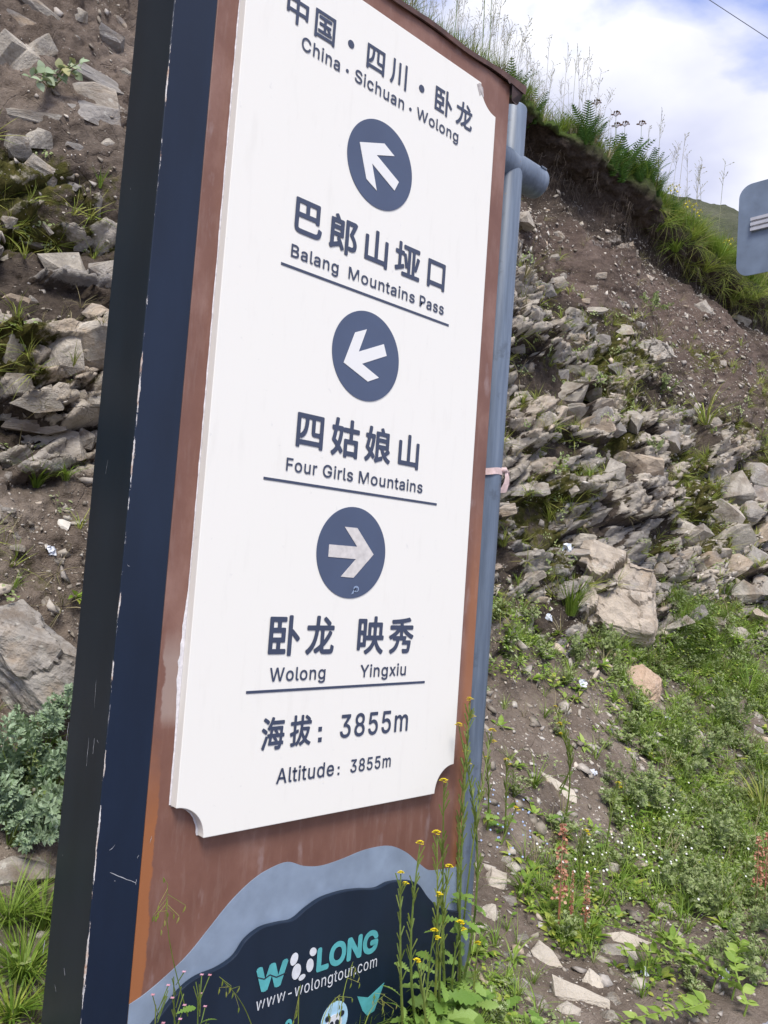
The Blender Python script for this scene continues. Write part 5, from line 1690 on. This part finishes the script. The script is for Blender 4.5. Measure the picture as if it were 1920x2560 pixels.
def mustard(base, top, label, nleaf=7, pods=26, leaf=0.10, branches=1, group='yellow flowered mustard stalks'):
    base, top = Vector(base), Vector(top)
    t_ = thing('mustard_plant', label, 'yellow flower', base, group)
    axis = top - base
    L = axis.length
    st = MB()
    pd = MB()
    bend = Vector((random.uniform(-.11, .11), random.uniform(-.06, .06), 0)) * L
    for bnum in range(branches):
        s0 = 0.0 if bnum == 0 else random.uniform(.25, .5)
        e = axis if bnum == 0 else axis * random.uniform(.75, .95) + Vector((random.uniform(-.14, .14), random.uniform(-.1, .05), 0))

        def at(t, e=e, s0=s0):
            t2 = s0 + (1 - s0) * t
            base_ = axis * s0 if s0 else Vector((0, 0, 0))
            return base_ + (e - base_) * t + bend * math.sin(math.pi * t)
        st.tube([at(t) for t in np.linspace(0, 1, 9)], .0052 if bnum == 0 else .0034, .0018, 5)
        for k in range(pods if bnum == 0 else pods // 2):
            t = random.uniform(.45, .96)
            a = random.uniform(0, 6.28)
            d = Vector((math.cos(a) * .42, math.sin(a) * .42, 1)).normalized()
            p = at(t)
            pd.tube([p, p + d * .012, p + d * random.uniform(.030, .046)], .0014, .0022, 3)
        link('flower_head', FLOW, t_, at(1), (0, 0, random.uniform(0, 6)), random.uniform(.013, .019))
        if random.random() < .6: link('flower_head', FLOW, t_, at(.95) + Vector((.010, -.01, 0)), (0, 0, 1), .014)
    st.build('stem', [M_STEM], t_)
    tag(pd.build('seed_pods', [M_STEM], t_), kind='stuff')
    for k in range(int(nleaf * 1.6)):
        t = random.uniform(.03, .55) ** 1.35
        a = random.uniform(0, 6.28)
        d = Vector((math.cos(a), math.sin(a), random.uniform(-.1, .7)))
        p = axis * t + bend * math.sin(math.pi * t)
        link('leaf', LEAF_M, t_, p, leaf_rot(d), leaf * .82 * random.uniform(.6, 1.15) * (1.1 - t))


random.seed(99)


def mfront(tx, ty, bx, by, y, label, z0=None, **k):
    T = at_y(tx, ty, y)
    B = at_y(bx, by, y)
    B.z = 0.03
    B.x = at_y(bx, by, y).x
    B.y = y
    mustard(B, T, label, **k)


mfront(1092, 2085, 1090, 2480, -0.10, 'yellow mustard stalk in front of the grey painted wave', nleaf=11, leaf=.15, pods=34)
mfront(1050, 2110, 1068, 2480, -0.12, 'thin yellow mustard stalk in front of the navy logo board, left of its neighbours', nleaf=9, leaf=.13)
mfront(1002, 2185, 1030, 2500, -0.14, 'short yellow mustard beside the logo lettering, leftmost of the group', nleaf=6, leaf=.10, pods=18)
mfront(1175, 1752, 1158, 2420, -0.02, 'tallest yellow mustard stalk reaching up beside the pipe', nleaf=11, leaf=.14, pods=60, branches=2)
mfront(1147, 1815, 1140, 2420, -0.05, 'tall yellow mustard stalk in front of the lower right panel corner', nleaf=9, leaf=.14, pods=44)
mfront(1110, 1955, 1125, 2450, -0.08, 'yellow mustard stalk crossing the brown board under the panel notch', nleaf=9, leaf=.15, pods=34)
mfront(1122, 2170, 1110, 2500, -0.10, 'yellow mustard with heavy leaves at the right foot of the logo board', nleaf=12, leaf=.17, branches=2)
mfront(1042, 2405, 1060, 2560, -0.20, 'low yellow mustard bloom nearest the camera under the web address', nleaf=8, leaf=.13, pods=10)
mfront(1165, 1880, 1170, 2400, 0.0, 'yellow mustard stalk against the pipe, second tallest', nleaf=8, leaf=.12, pods=34)


mfront(1085, 2330, 1080, 2540, -0.16, 'short leafy mustard between the logo board and the taller stalks', nleaf=12, leaf=.16, pods=8)
mfront(1150, 2310, 1145, 2520, -0.12, 'short leafy mustard at the right corner of the logo board', nleaf=12, leaf=.16, pods=8)
mfront(1195, 2360, 1190, 2530, -0.10, 'short leafy mustard in front of the pipe foot', nleaf=10, leaf=.14, pods=6)


def mslope(bx, by, tx, ty, label, **k):
    h = hit(bx, by)
    T = at_y(tx, ty, h[0].y - 0.04)
    mustard(h[0] - Vector((0, 0, .02)), T, label, **k)


mslope(1405, 2070, 1388, 1768, 'tall slim yellow mustard alone on the brown slope', nleaf=7, leaf=.12, pods=40, branches=3)
mslope(1262, 2085, 1266, 1902, 'yellow mustard on the bare soil right of the pipe', nleaf=5, leaf=.08)
mslope(1218, 2070, 1216, 1896, 'yellow mustard touching the right side of the pipe', nleaf=5, leaf=.08)
mslope(1515, 2130, 1546, 1960, 'yellow mustard among the sage weeds in the middle of the slope', nleaf=5, leaf=.09)
mslope(1462, 2230, 1466, 2080, 'yellow mustard beside the shorter red seed spike', nleaf=5, leaf=.09)
mslope(1250, 2110, 1290, 2022, 'small leaning yellow mustard right of the pipe foot', nleaf=3, leaf=.07, pods=12)

# willowherb and wispy grass in front of the logo board
for k, (bx, by, tx, ty, lab) in enumerate([(470, 2600, 440, 2440, 'pink willowherb with upright red pods in front of the navy board, tallest one'), (520, 2620, 500, 2490, 'pink willowherb with upright red pods right of the tallest one'), (410, 2640, 395, 2510, 'short willowherb at the left foot of the board')]):
    B, T = at_y(bx, by, -0.10), at_y(tx, ty, -0.10)
    t_ = thing('willowherb', lab, 'pink flower', (B.x, B.y, 0.03))
    ax = T - Vector((B.x, B.y, 0.03))
    st, pk = MB(), MB()
    st.tube([ax * t + Vector((.006 * math.sin(5 * t), 0, 0)) for t in np.linspace(0, 1, 7)], .003, .0012, 4)
    for q in range(9):
        a = random.uniform(0, 6.28)
        p = ax * random.uniform(.7, .98)
        e = p + Vector((math.cos(a) * .018, math.sin(a) * .018, random.uniform(.03, .06)))
        st.tube([p, e], .0011, .0014, 3)
        if q < 4:
            for w_ in range(4): pk.leaf(e, (math.cos(w_ * 1.57), math.sin(w_ * 1.57), .6), (0, 0, 1), .006, .005, OV4)
    st.build('stem', [M_STEM], t_)
    tag(pk.build('petals', [M_PINK], t_), kind='stuff')
    for q in range(8):
        a = random.uniform(0, 6.28)
        link('leaf', LEAF_M, t_, ax * random.uniform(.3, .85), leaf_rot(Vector((math.cos(a), math.sin(a), .4))), random.uniform(.025, .045))


def wisp(bx, by, tx, ty, y, label, droop=.05, heads=7, name='wispy_grass', mat=None, cat='grass stalk', group=None):
    B, T = at_y(bx, by, y), at_y(tx, ty, y)
    b = MB()
    B.z = max(B.z, 0.03)
    ax = T - B
    pts = [B + ax * t + Vector((droop * t ** 3, 0, -droop * .4 * t ** 3)) for t in np.linspace(0, 1, 8)]
    b.tube(pts, .0018, .0006, 3)
    for q in range(heads):
        p = pts[-1].lerp(pts[-3], random.random())
        e = p + Vector((random.uniform(-.03, .04), random.uniform(-.02, .02), random.uniform(-.05, .02)))
        b.tube([p, e], .0006, .0004, 3)
        b.leaf(e, (random.uniform(-.4, .4), 0, -1), (0, -1, 0), .018, .005, OV4)
    o = b.build(name, [mat or G_YELLOW])
    tag(o, label, cat, group, 'thing')


wisp(470, 2540, 372, 2200, -0.06, 'long thin grass stalk leaning across the brown board', heads=12)
wisp(640, 2600, 600, 2450, -0.12, 'wispy grass stalk left of the web address', -.06, 9)
wisp(845, 2600, 862, 2400, -0.15, 'green grass blade crossing the web address lettering', .03, 5)
wisp(745, 2600, 748, 2470, -0.15, 'thin grass stem below the hyphen of the web address', .0, 4)
wisp(800, 2590, 815, 2480, -0.15, 'grass stalk with seed heads over the round pale emblem', .05, 9)
wisp(905, 2590, 930, 2480, -0.15, 'grass stalk with seed heads over the teal leaf emblem', .05, 9)
random.seed(12)
for k, (px, py, hp, lab) in enumerate([(830, 2600, 90, 'low grass in front of the round pale emblem'), (930, 2590, 110, 'weedy grass in front of the teal leaf emblem'), (1180, 2560, 150, 'grass clump at the right foot of the sign'), (1000, 2600, 100, 'grass clump between the teal leaf and the mustard leaves'), (690, 2640, 90, 'sparse grass at the bottom of the logo board')]):
    B = at_y(px, py, -0.14)
    o = tuft(26, hp / FPX * 2.2, .005, .8, segs=4).build('grass_tuft', [G_BRIGHT], loc=(B.x, -0.14, 0.03))
    tag(o, lab, 'grass tuft', 'grass at the foot of the sign', 'thing')
for k, (x, y, lab) in enumerate([(0.86, -0.18, 'broad leaved herb under the mustard at the foot of the logo board'), (1.02, -0.16, 'broad leaved herb at the right corner of the sign foot'), (1.18, -0.10, 'leafy herb between the sign foot and the pipe'), (1.22, -0.28, 'leafy herb in front of the pipe foot')]):
    t_ = thing('broadleaf_herb', lab, 'plant', (x, y, 0.03))
    for q in range(11):
        d = rdir(.15, 1.25)
        link('leaf', LEAF_M, t_, d * .02, leaf_rot(d), random.uniform(.05, .10))

# dock with red seed spikes
bs = MB()
random.seed(44)
for k in range(150):
    t = random.random()
    a = random.uniform(0, 6.28)
    r = .075 * (1.15 - t) * random.uniform(.4, 1)
    bs.leaf((r * math.cos(a), r * math.sin(a), t), (math.cos(a), math.sin(a), random.uniform(-.6, .4)), rdir(0, 1), .05, .045, OV4)
bs.tube([(0, 0, 0), (0, 0, 1)], .012, .006, 4)
SPIKE = bs.mesh('seed_spike', [M_REDSEED])
bd = MB()
bd.leaf((0, 0, 0), (0, 0, 1), (0, -1, 0), 1, .5, (.1, .5, .9, 1, .9, .6, 0), .1, .3)
LEAF_D = bd.mesh('leaf', [G_HERB], True)
for bx, by, ty, lab, nl in [(1395, 2330, 2065, 'tall red dock seed spike left of its twin', 8), (1462, 2330, 2190, 'shorter red dock seed spike beside the tall one', 9), (1425, 2330, 2185, 'thin brown dock spike between the two red ones', 4), (1890, 2270, 2100, 'red dock seed spike at the right edge', 4), (1912, 2260, 2090, 'pinkish dock seed spike outermost at the right edge', 3)]:
    h = hit(bx, by)
    T = at_y(bx - 8, ty, h[0].y - .03)
    L = max(.1, T.z - h[0].z)
    t_ = thing('dock_plant', lab, 'dock plant', h[0] - Vector((0, 0, .01)), 'red seeded dock plants')
    m_ = MB()
    m_.tube([(0, 0, 0), (0, 0, L * .45)], .005, .004, 5)
    m_.build('stem', [M_REDSEED], t_)
    thin = .55 if 'thin' in lab else 1.0
    link('seed_spike', SPIKE, t_, (0, 0, L * .3), (0.02, -.04, 0), (L * .7 * thin, L * .7 * thin, L * .7))
    for q in range(nl):
        d = rdir(.2, 1.1)
        link('leaf', LEAF_D, t_, d * .01, leaf_rot(d), random.uniform(.05, .09))

# creeping yellowish plant at the lower right
bc = MB()
bc.leaf((0, 0, 0), (0, 0, 1), (0, -1, 0), 1, .62, (.1, .7, 1, .8, .4, 0), .12, .25)
LEAF_C = bc.mesh('leaf', [G_CREEP], True)
random.seed(61)
for (px, py, ang, ln, lab) in [(1780, 2480, 2.2, .42, 'creeping plant with yellowish leaf pairs, uppermost runner'), (1830, 2500, 1.3, .36, 'creeping plant runner pointing up to the right edge'), (1760, 2540, 2.9, .36, 'creeping plant runner beside the bare dark soil'), (1860, 2540, .6, .32, 'creeping plant runner in the lower right corner'), (1740, 2440, 2.6, .30, 'short creeping plant runner near the grey slab')]:
    h = hit(px, py)
    if h is None: continue
    t_ = thing('creeping_plant', lab, 'creeping plant', h[0], 'yellowish creeping plants')
    nrm = h[1]
    ux = Vector((1, 0, 0)) - nrm * nrm.x
    ux.normalize()
    uy = nrm.cross(ux)
    d = ux * math.cos(ang) + uy * math.sin(ang)
    sd_ = nrm.cross(d)
    pts = [d * (ln * t) + nrm * (.05 + .03 * math.sin(3 * t)) + sd_ * (.03 * math.sin(4 * t)) for t in np.linspace(0, 1, 9)]
    m_ = MB()
    m_.tube([Vector((0, 0, 0))] + pts, .004, .002, 5)
    m_.build('stem', [G_CREEP], t_)
    for i, p in enumerate(pts):
        for sg in (-1, 1):
            for extra in (0, 1):
                dd = (sd_ * sg + d * random.uniform(-.2, .7) + nrm * random.uniform(.1, .8)).normalized()
                link('leaf', LEAF_C, t_, p + d * (.012 * extra), leaf_rot(dd, nrm), random.uniform(.03, .055))

# ferns, umbels and seed grasses on the brow
crest_idx = np.where((Z > 6.02) & (Z < 6.12))[0]


def crest(x, back=0.0):
    i = crest_idx[np.argmin(np.abs(P1[crest_idx][:, 0] - x))]
    P = Vector(P1[i])
    f_ = fall(x, P.y + 0.05 + back)
    return f_[0] if f_[0] is not None else P


def crest_x(px):
    """x along the brow that the photograph shows in this column"""
    xs = P1[crest_idx]
    a, b, c = project(xs)
    return float(xs[np.argmin(np.abs(a - px))][0])


fr = MB()
random.seed(70)
nf = 19
for i in range(nf):
    t = i / nf
    p = Vector((0, .42 * t * t, t - .12 * t * t))
    L = .17 * (math.sin(math.pi * (0.14 + .84 * t)) ** .8) + .010
    for sg in (-1, 1):
        fr.leaf(p, (sg, .1, .35), (0, -1, .3), L, .027, (.7, 1, .8, .5, 0), .1, .35)
fr.tube([(0, .42 * t * t, t - .12 * t * t) for t in np.linspace(0, 1, 7)], .010, .004, 3)
FROND = fr.mesh('frond', [G_FERN])
ORD = ['first', 'second', 'third', 'fourth', 'fifth', 'sixth', 'seventh', 'eighth', 'ninth', 'tenth', 'eleventh', 'twelfth', 'thirteenth', 'fourteenth']
for k, (px, h_, back) in enumerate([(1292, .50, 0), (1312, .62, .1), (1335, .50, 0), (1352, .55, .1), (1462, .60, 0), (1478, .72, 0), (1500, .5, .1), (1540, .72, 0), (1556, .85, 0), (1575, .80, .05), (1600, .62, 0), (1628, .70, 0), (1645, .55, 0), (1678, .50, 0)]):
    x = crest_x(px)
    P = crest(x, back)
    t_ = thing('fern', '%s fern from the pipe along the brow of the bank, %s' % (ORD[k], 'a taller one' if h_ > .65 else 'a shorter one'), 'fern', P - Vector((0, 0.05, 0.10)), 'ferns along the brow')
    for q in range(9):
        a = q * .7 + random.uniform(-.2, .2)
        link('frond', FROND, t_, (0, 0, 0), (random.uniform(-.30, -.05), 0, a), h_ * .70 * random.uniform(.6, 1.05))


def seed_stalk(h_, seed):
    random.seed(seed)
    b = MB()
    lean = random.uniform(-.12, .30)
    pts = [Vector((lean * t ** 2 * h_ + .01 * math.sin(4 * t), 0.02 * t, h_ * t)) for t in np.linspace(0, 1, 7)]
    b.tube(pts, .0034, .0018, 3)
    nb = random.randint(7, 14)
    for q in range(nb):
        t = random.uniform(.70, 1.0)
        p = pts[-1].lerp(pts[3], (1 - t) / .5)
        s_ = random.uniform(.02, .07) * (1.35 - t) * 2
        e = p + Vector((random.uniform(-1, 1.3) * s_, random.uniform(-.6, .6) * s_, s_ * random.uniform(.5, 1.6)))
        b.tube([p, e], .0016, .001, 3)
        b.leaf(e, (e - p).normalized(), (0, -1, 0), .034, .011, OV4)
        b.leaf(p.lerp(e, .6), (e - p).normalized() + Vector((.3, 0, 0)), (0, -1, 0), .024, .008, OV4)
    for q in range(2):
        d = rdir(0, .2)
        b.blade((0, 0, .02), d, (d * .3 + Vector((0, 0, 1))), h_ * .5, .009, .9)
    return b.mesh('seed_grass', [G_SEED])


STALK = [seed_stalk(1.0, 500 + i) for i in range(9)]
random.seed(21)
cols = [1010 + 4.6 * i for i in range(52)] + [1255 + 5.2 * i for i in range(30)] + [1465 + 9 * i for i in range(9)] + [1262, 1300, 1330, 1345, 1360, 1372, 1385, 1400, 1410, 1420, 1432, 1440, 1450, 1460, 1470, 1488, 1500, 1512, 1525, 1540, 1560] + [1660, 1672, 1690, 1715, 1725, 1735, 1748, 1760, 1770, 1782, 1795, 1806]
for px in cols:
    x = crest_x(px + random.uniform(-6, 6))
    P = crest(x, random.uniform(0, .35))
    big = px > 1640
    h_ = random.uniform(.4, .85) if px < 1245 else random.uniform(.5, 1.1) if not big else random.uniform(.95, 1.35)
    o = link('seed_grass', random.choice(STALK), None, P - Vector((0, 0, .05)), (0, 0, random.choice((0, .4, -.4))), h_)
    where = 'rising behind the top rim of the sign' if px < 1245 else 'above the ferns right of the pipe' if px < 1600 else 'left of the road sign plate against the sky'
    tag(o, 'thin grass stalk with airy seed head ' + where, 'grass stalk', 'seed grasses along the brow', 'thing')

um = MB()
random.seed(3)
um.tube([(0, 0, 0), (.02, 0, .5), (0, 0, 1)], .0055, .004, 4)
UMS = um.mesh('stem', [M_STEM])
uh = MB()
for k in range(34):
    d = rdir(.1, 1.4)
    uh.leaf(Vector((d.x, d.y, d.z * .35)) * .8, d, rdir(0, 1), .45, .4, OV4)
    if k % 3 == 0: uh.tube([(0, 0, -.6), Vector((d.x, d.y, d.z * .35)) * .8], .03, .03, 3)
UMH = uh.mesh('flower_head', [M_BROWNFL])
for k, (px, h_) in enumerate([(1022, .8), (1155, .8), (1222, .85), (1238, .8), (1508, .62), (1545, .74), (1552, .62), (1572, .60), (1610, .6)]):
    P = crest(crest_x(px), .05)
    t_ = thing('umbel_flower', 'flat brown flower head on a stalk, %s from the left along the brow' % ORD[k], 'brown flower', P - Vector((0, 0, .05)), 'brown umbels on the brow')
    link('stem', UMS, t_, (0, 0, 0), None, (h_, h_, h_))
    tag(link('flower_head', UMH, t_, (0, 0, h_), None, .048), kind='stuff')

# yellow and white flowers on the brow
yb = MB()
random.seed(15)
for k in range(16):
    yb.leaf((random.uniform(-.2, .2), random.uniform(-.2, .2), random.random()), rdir(-.2, 1), rdir(0, 1), .16, .13, OV4)
YSP = yb.mesh('flower_head', [M_YELLOW])
for k, (px, dy) in enumerate([(1640, 0), (1668, .0), (1682, .0), (1712, -.1), (1728, -.05), (1738, -.1), (1800, -.1), (1812, -.05)]):
    P = crest(crest_x(px), .0)
    t_ = thing('yellow_wildflower', 'yellow flower spike in the bright grass on the brow, %s from the left' % ORD[k], 'yellow flower', P - Vector((0, 0.08, .05 - dy)), 'yellow flower spikes on the brow')
    m_ = MB()
    m_.tube([(0, 0, 0), (0, 0, .34)], .006, .003, 4)
    m_.build('stem', [M_STEM], t_)
    tag(link('flower_head', YSP, t_, (0, 0, .22), None, .16), kind='stuff')

# scraps of plastic litter
random.seed(18)
for px, py, s_, lab in [(1418, 1375, 36, 'crumpled white scrap stuck on the rocks above the tall grass tuft'), (1370, 1545, 22, 'printed white scrap lying on the soil near the pipe'), (1456, 1710, 22, 'clear plastic scrap left of the orange boulder'), (1668, 1800, 18, 'bluish plastic scrap below the orange boulder'), (1533, 1830, 15, 'tiny white scrap on the bare slope'), (1482, 1935, 20, 'clear plastic scrap by the pale flat stone'), (1610, 2435, 22, 'bluish plastic scrap by the bare soil'), (1808, 2440, 26, 'white plastic scrap among the creeping plants'), (1825, 2375, 30, 'white paper scrap on the green weeds at lower right'), (125, 1375, 26, 'pale blue thread scrap on the brown ledge')]:
    h = hit(px, py)
    if h is None: continue
    w = .75 * s_ / FPX * h[2]
    b = MB()
    nn = 5
    g_ = [[Vector(((i / (nn - 1) - .5) * w + random.gauss(0, .06) * w, (j / (nn - 1) - .5) * w * 1.1 + random.gauss(0, .06) * w, random.gauss(0, .14) * w)) for j in range(nn)] for i in range(nn)]
    vs = [v for r_ in g_ for v in r_]
    b.add(vs, [(i * nn + j, (i + 1) * nn + j, (i + 1) * nn + j + 1, i * nn + j + 1) for i in range(nn - 1) for j in range(nn - 1) if not ((i, j) in ((0, 0), (nn - 2, nn - 2)))])
    o = b.build('plastic_scrap', [M_LITTER])
    z = (h[1] * .5 + (CAM - h[0]).normalized() * .5).normalized()
    o.matrix_world = Matrix.Translation(h[0] + h[1] * .012) @ z.to_track_quat('Z', 'Y').to_matrix().to_4x4()
    tag(o, lab, 'litter', 'plastic scraps on the bank')

bpy.context.view_layer.update()
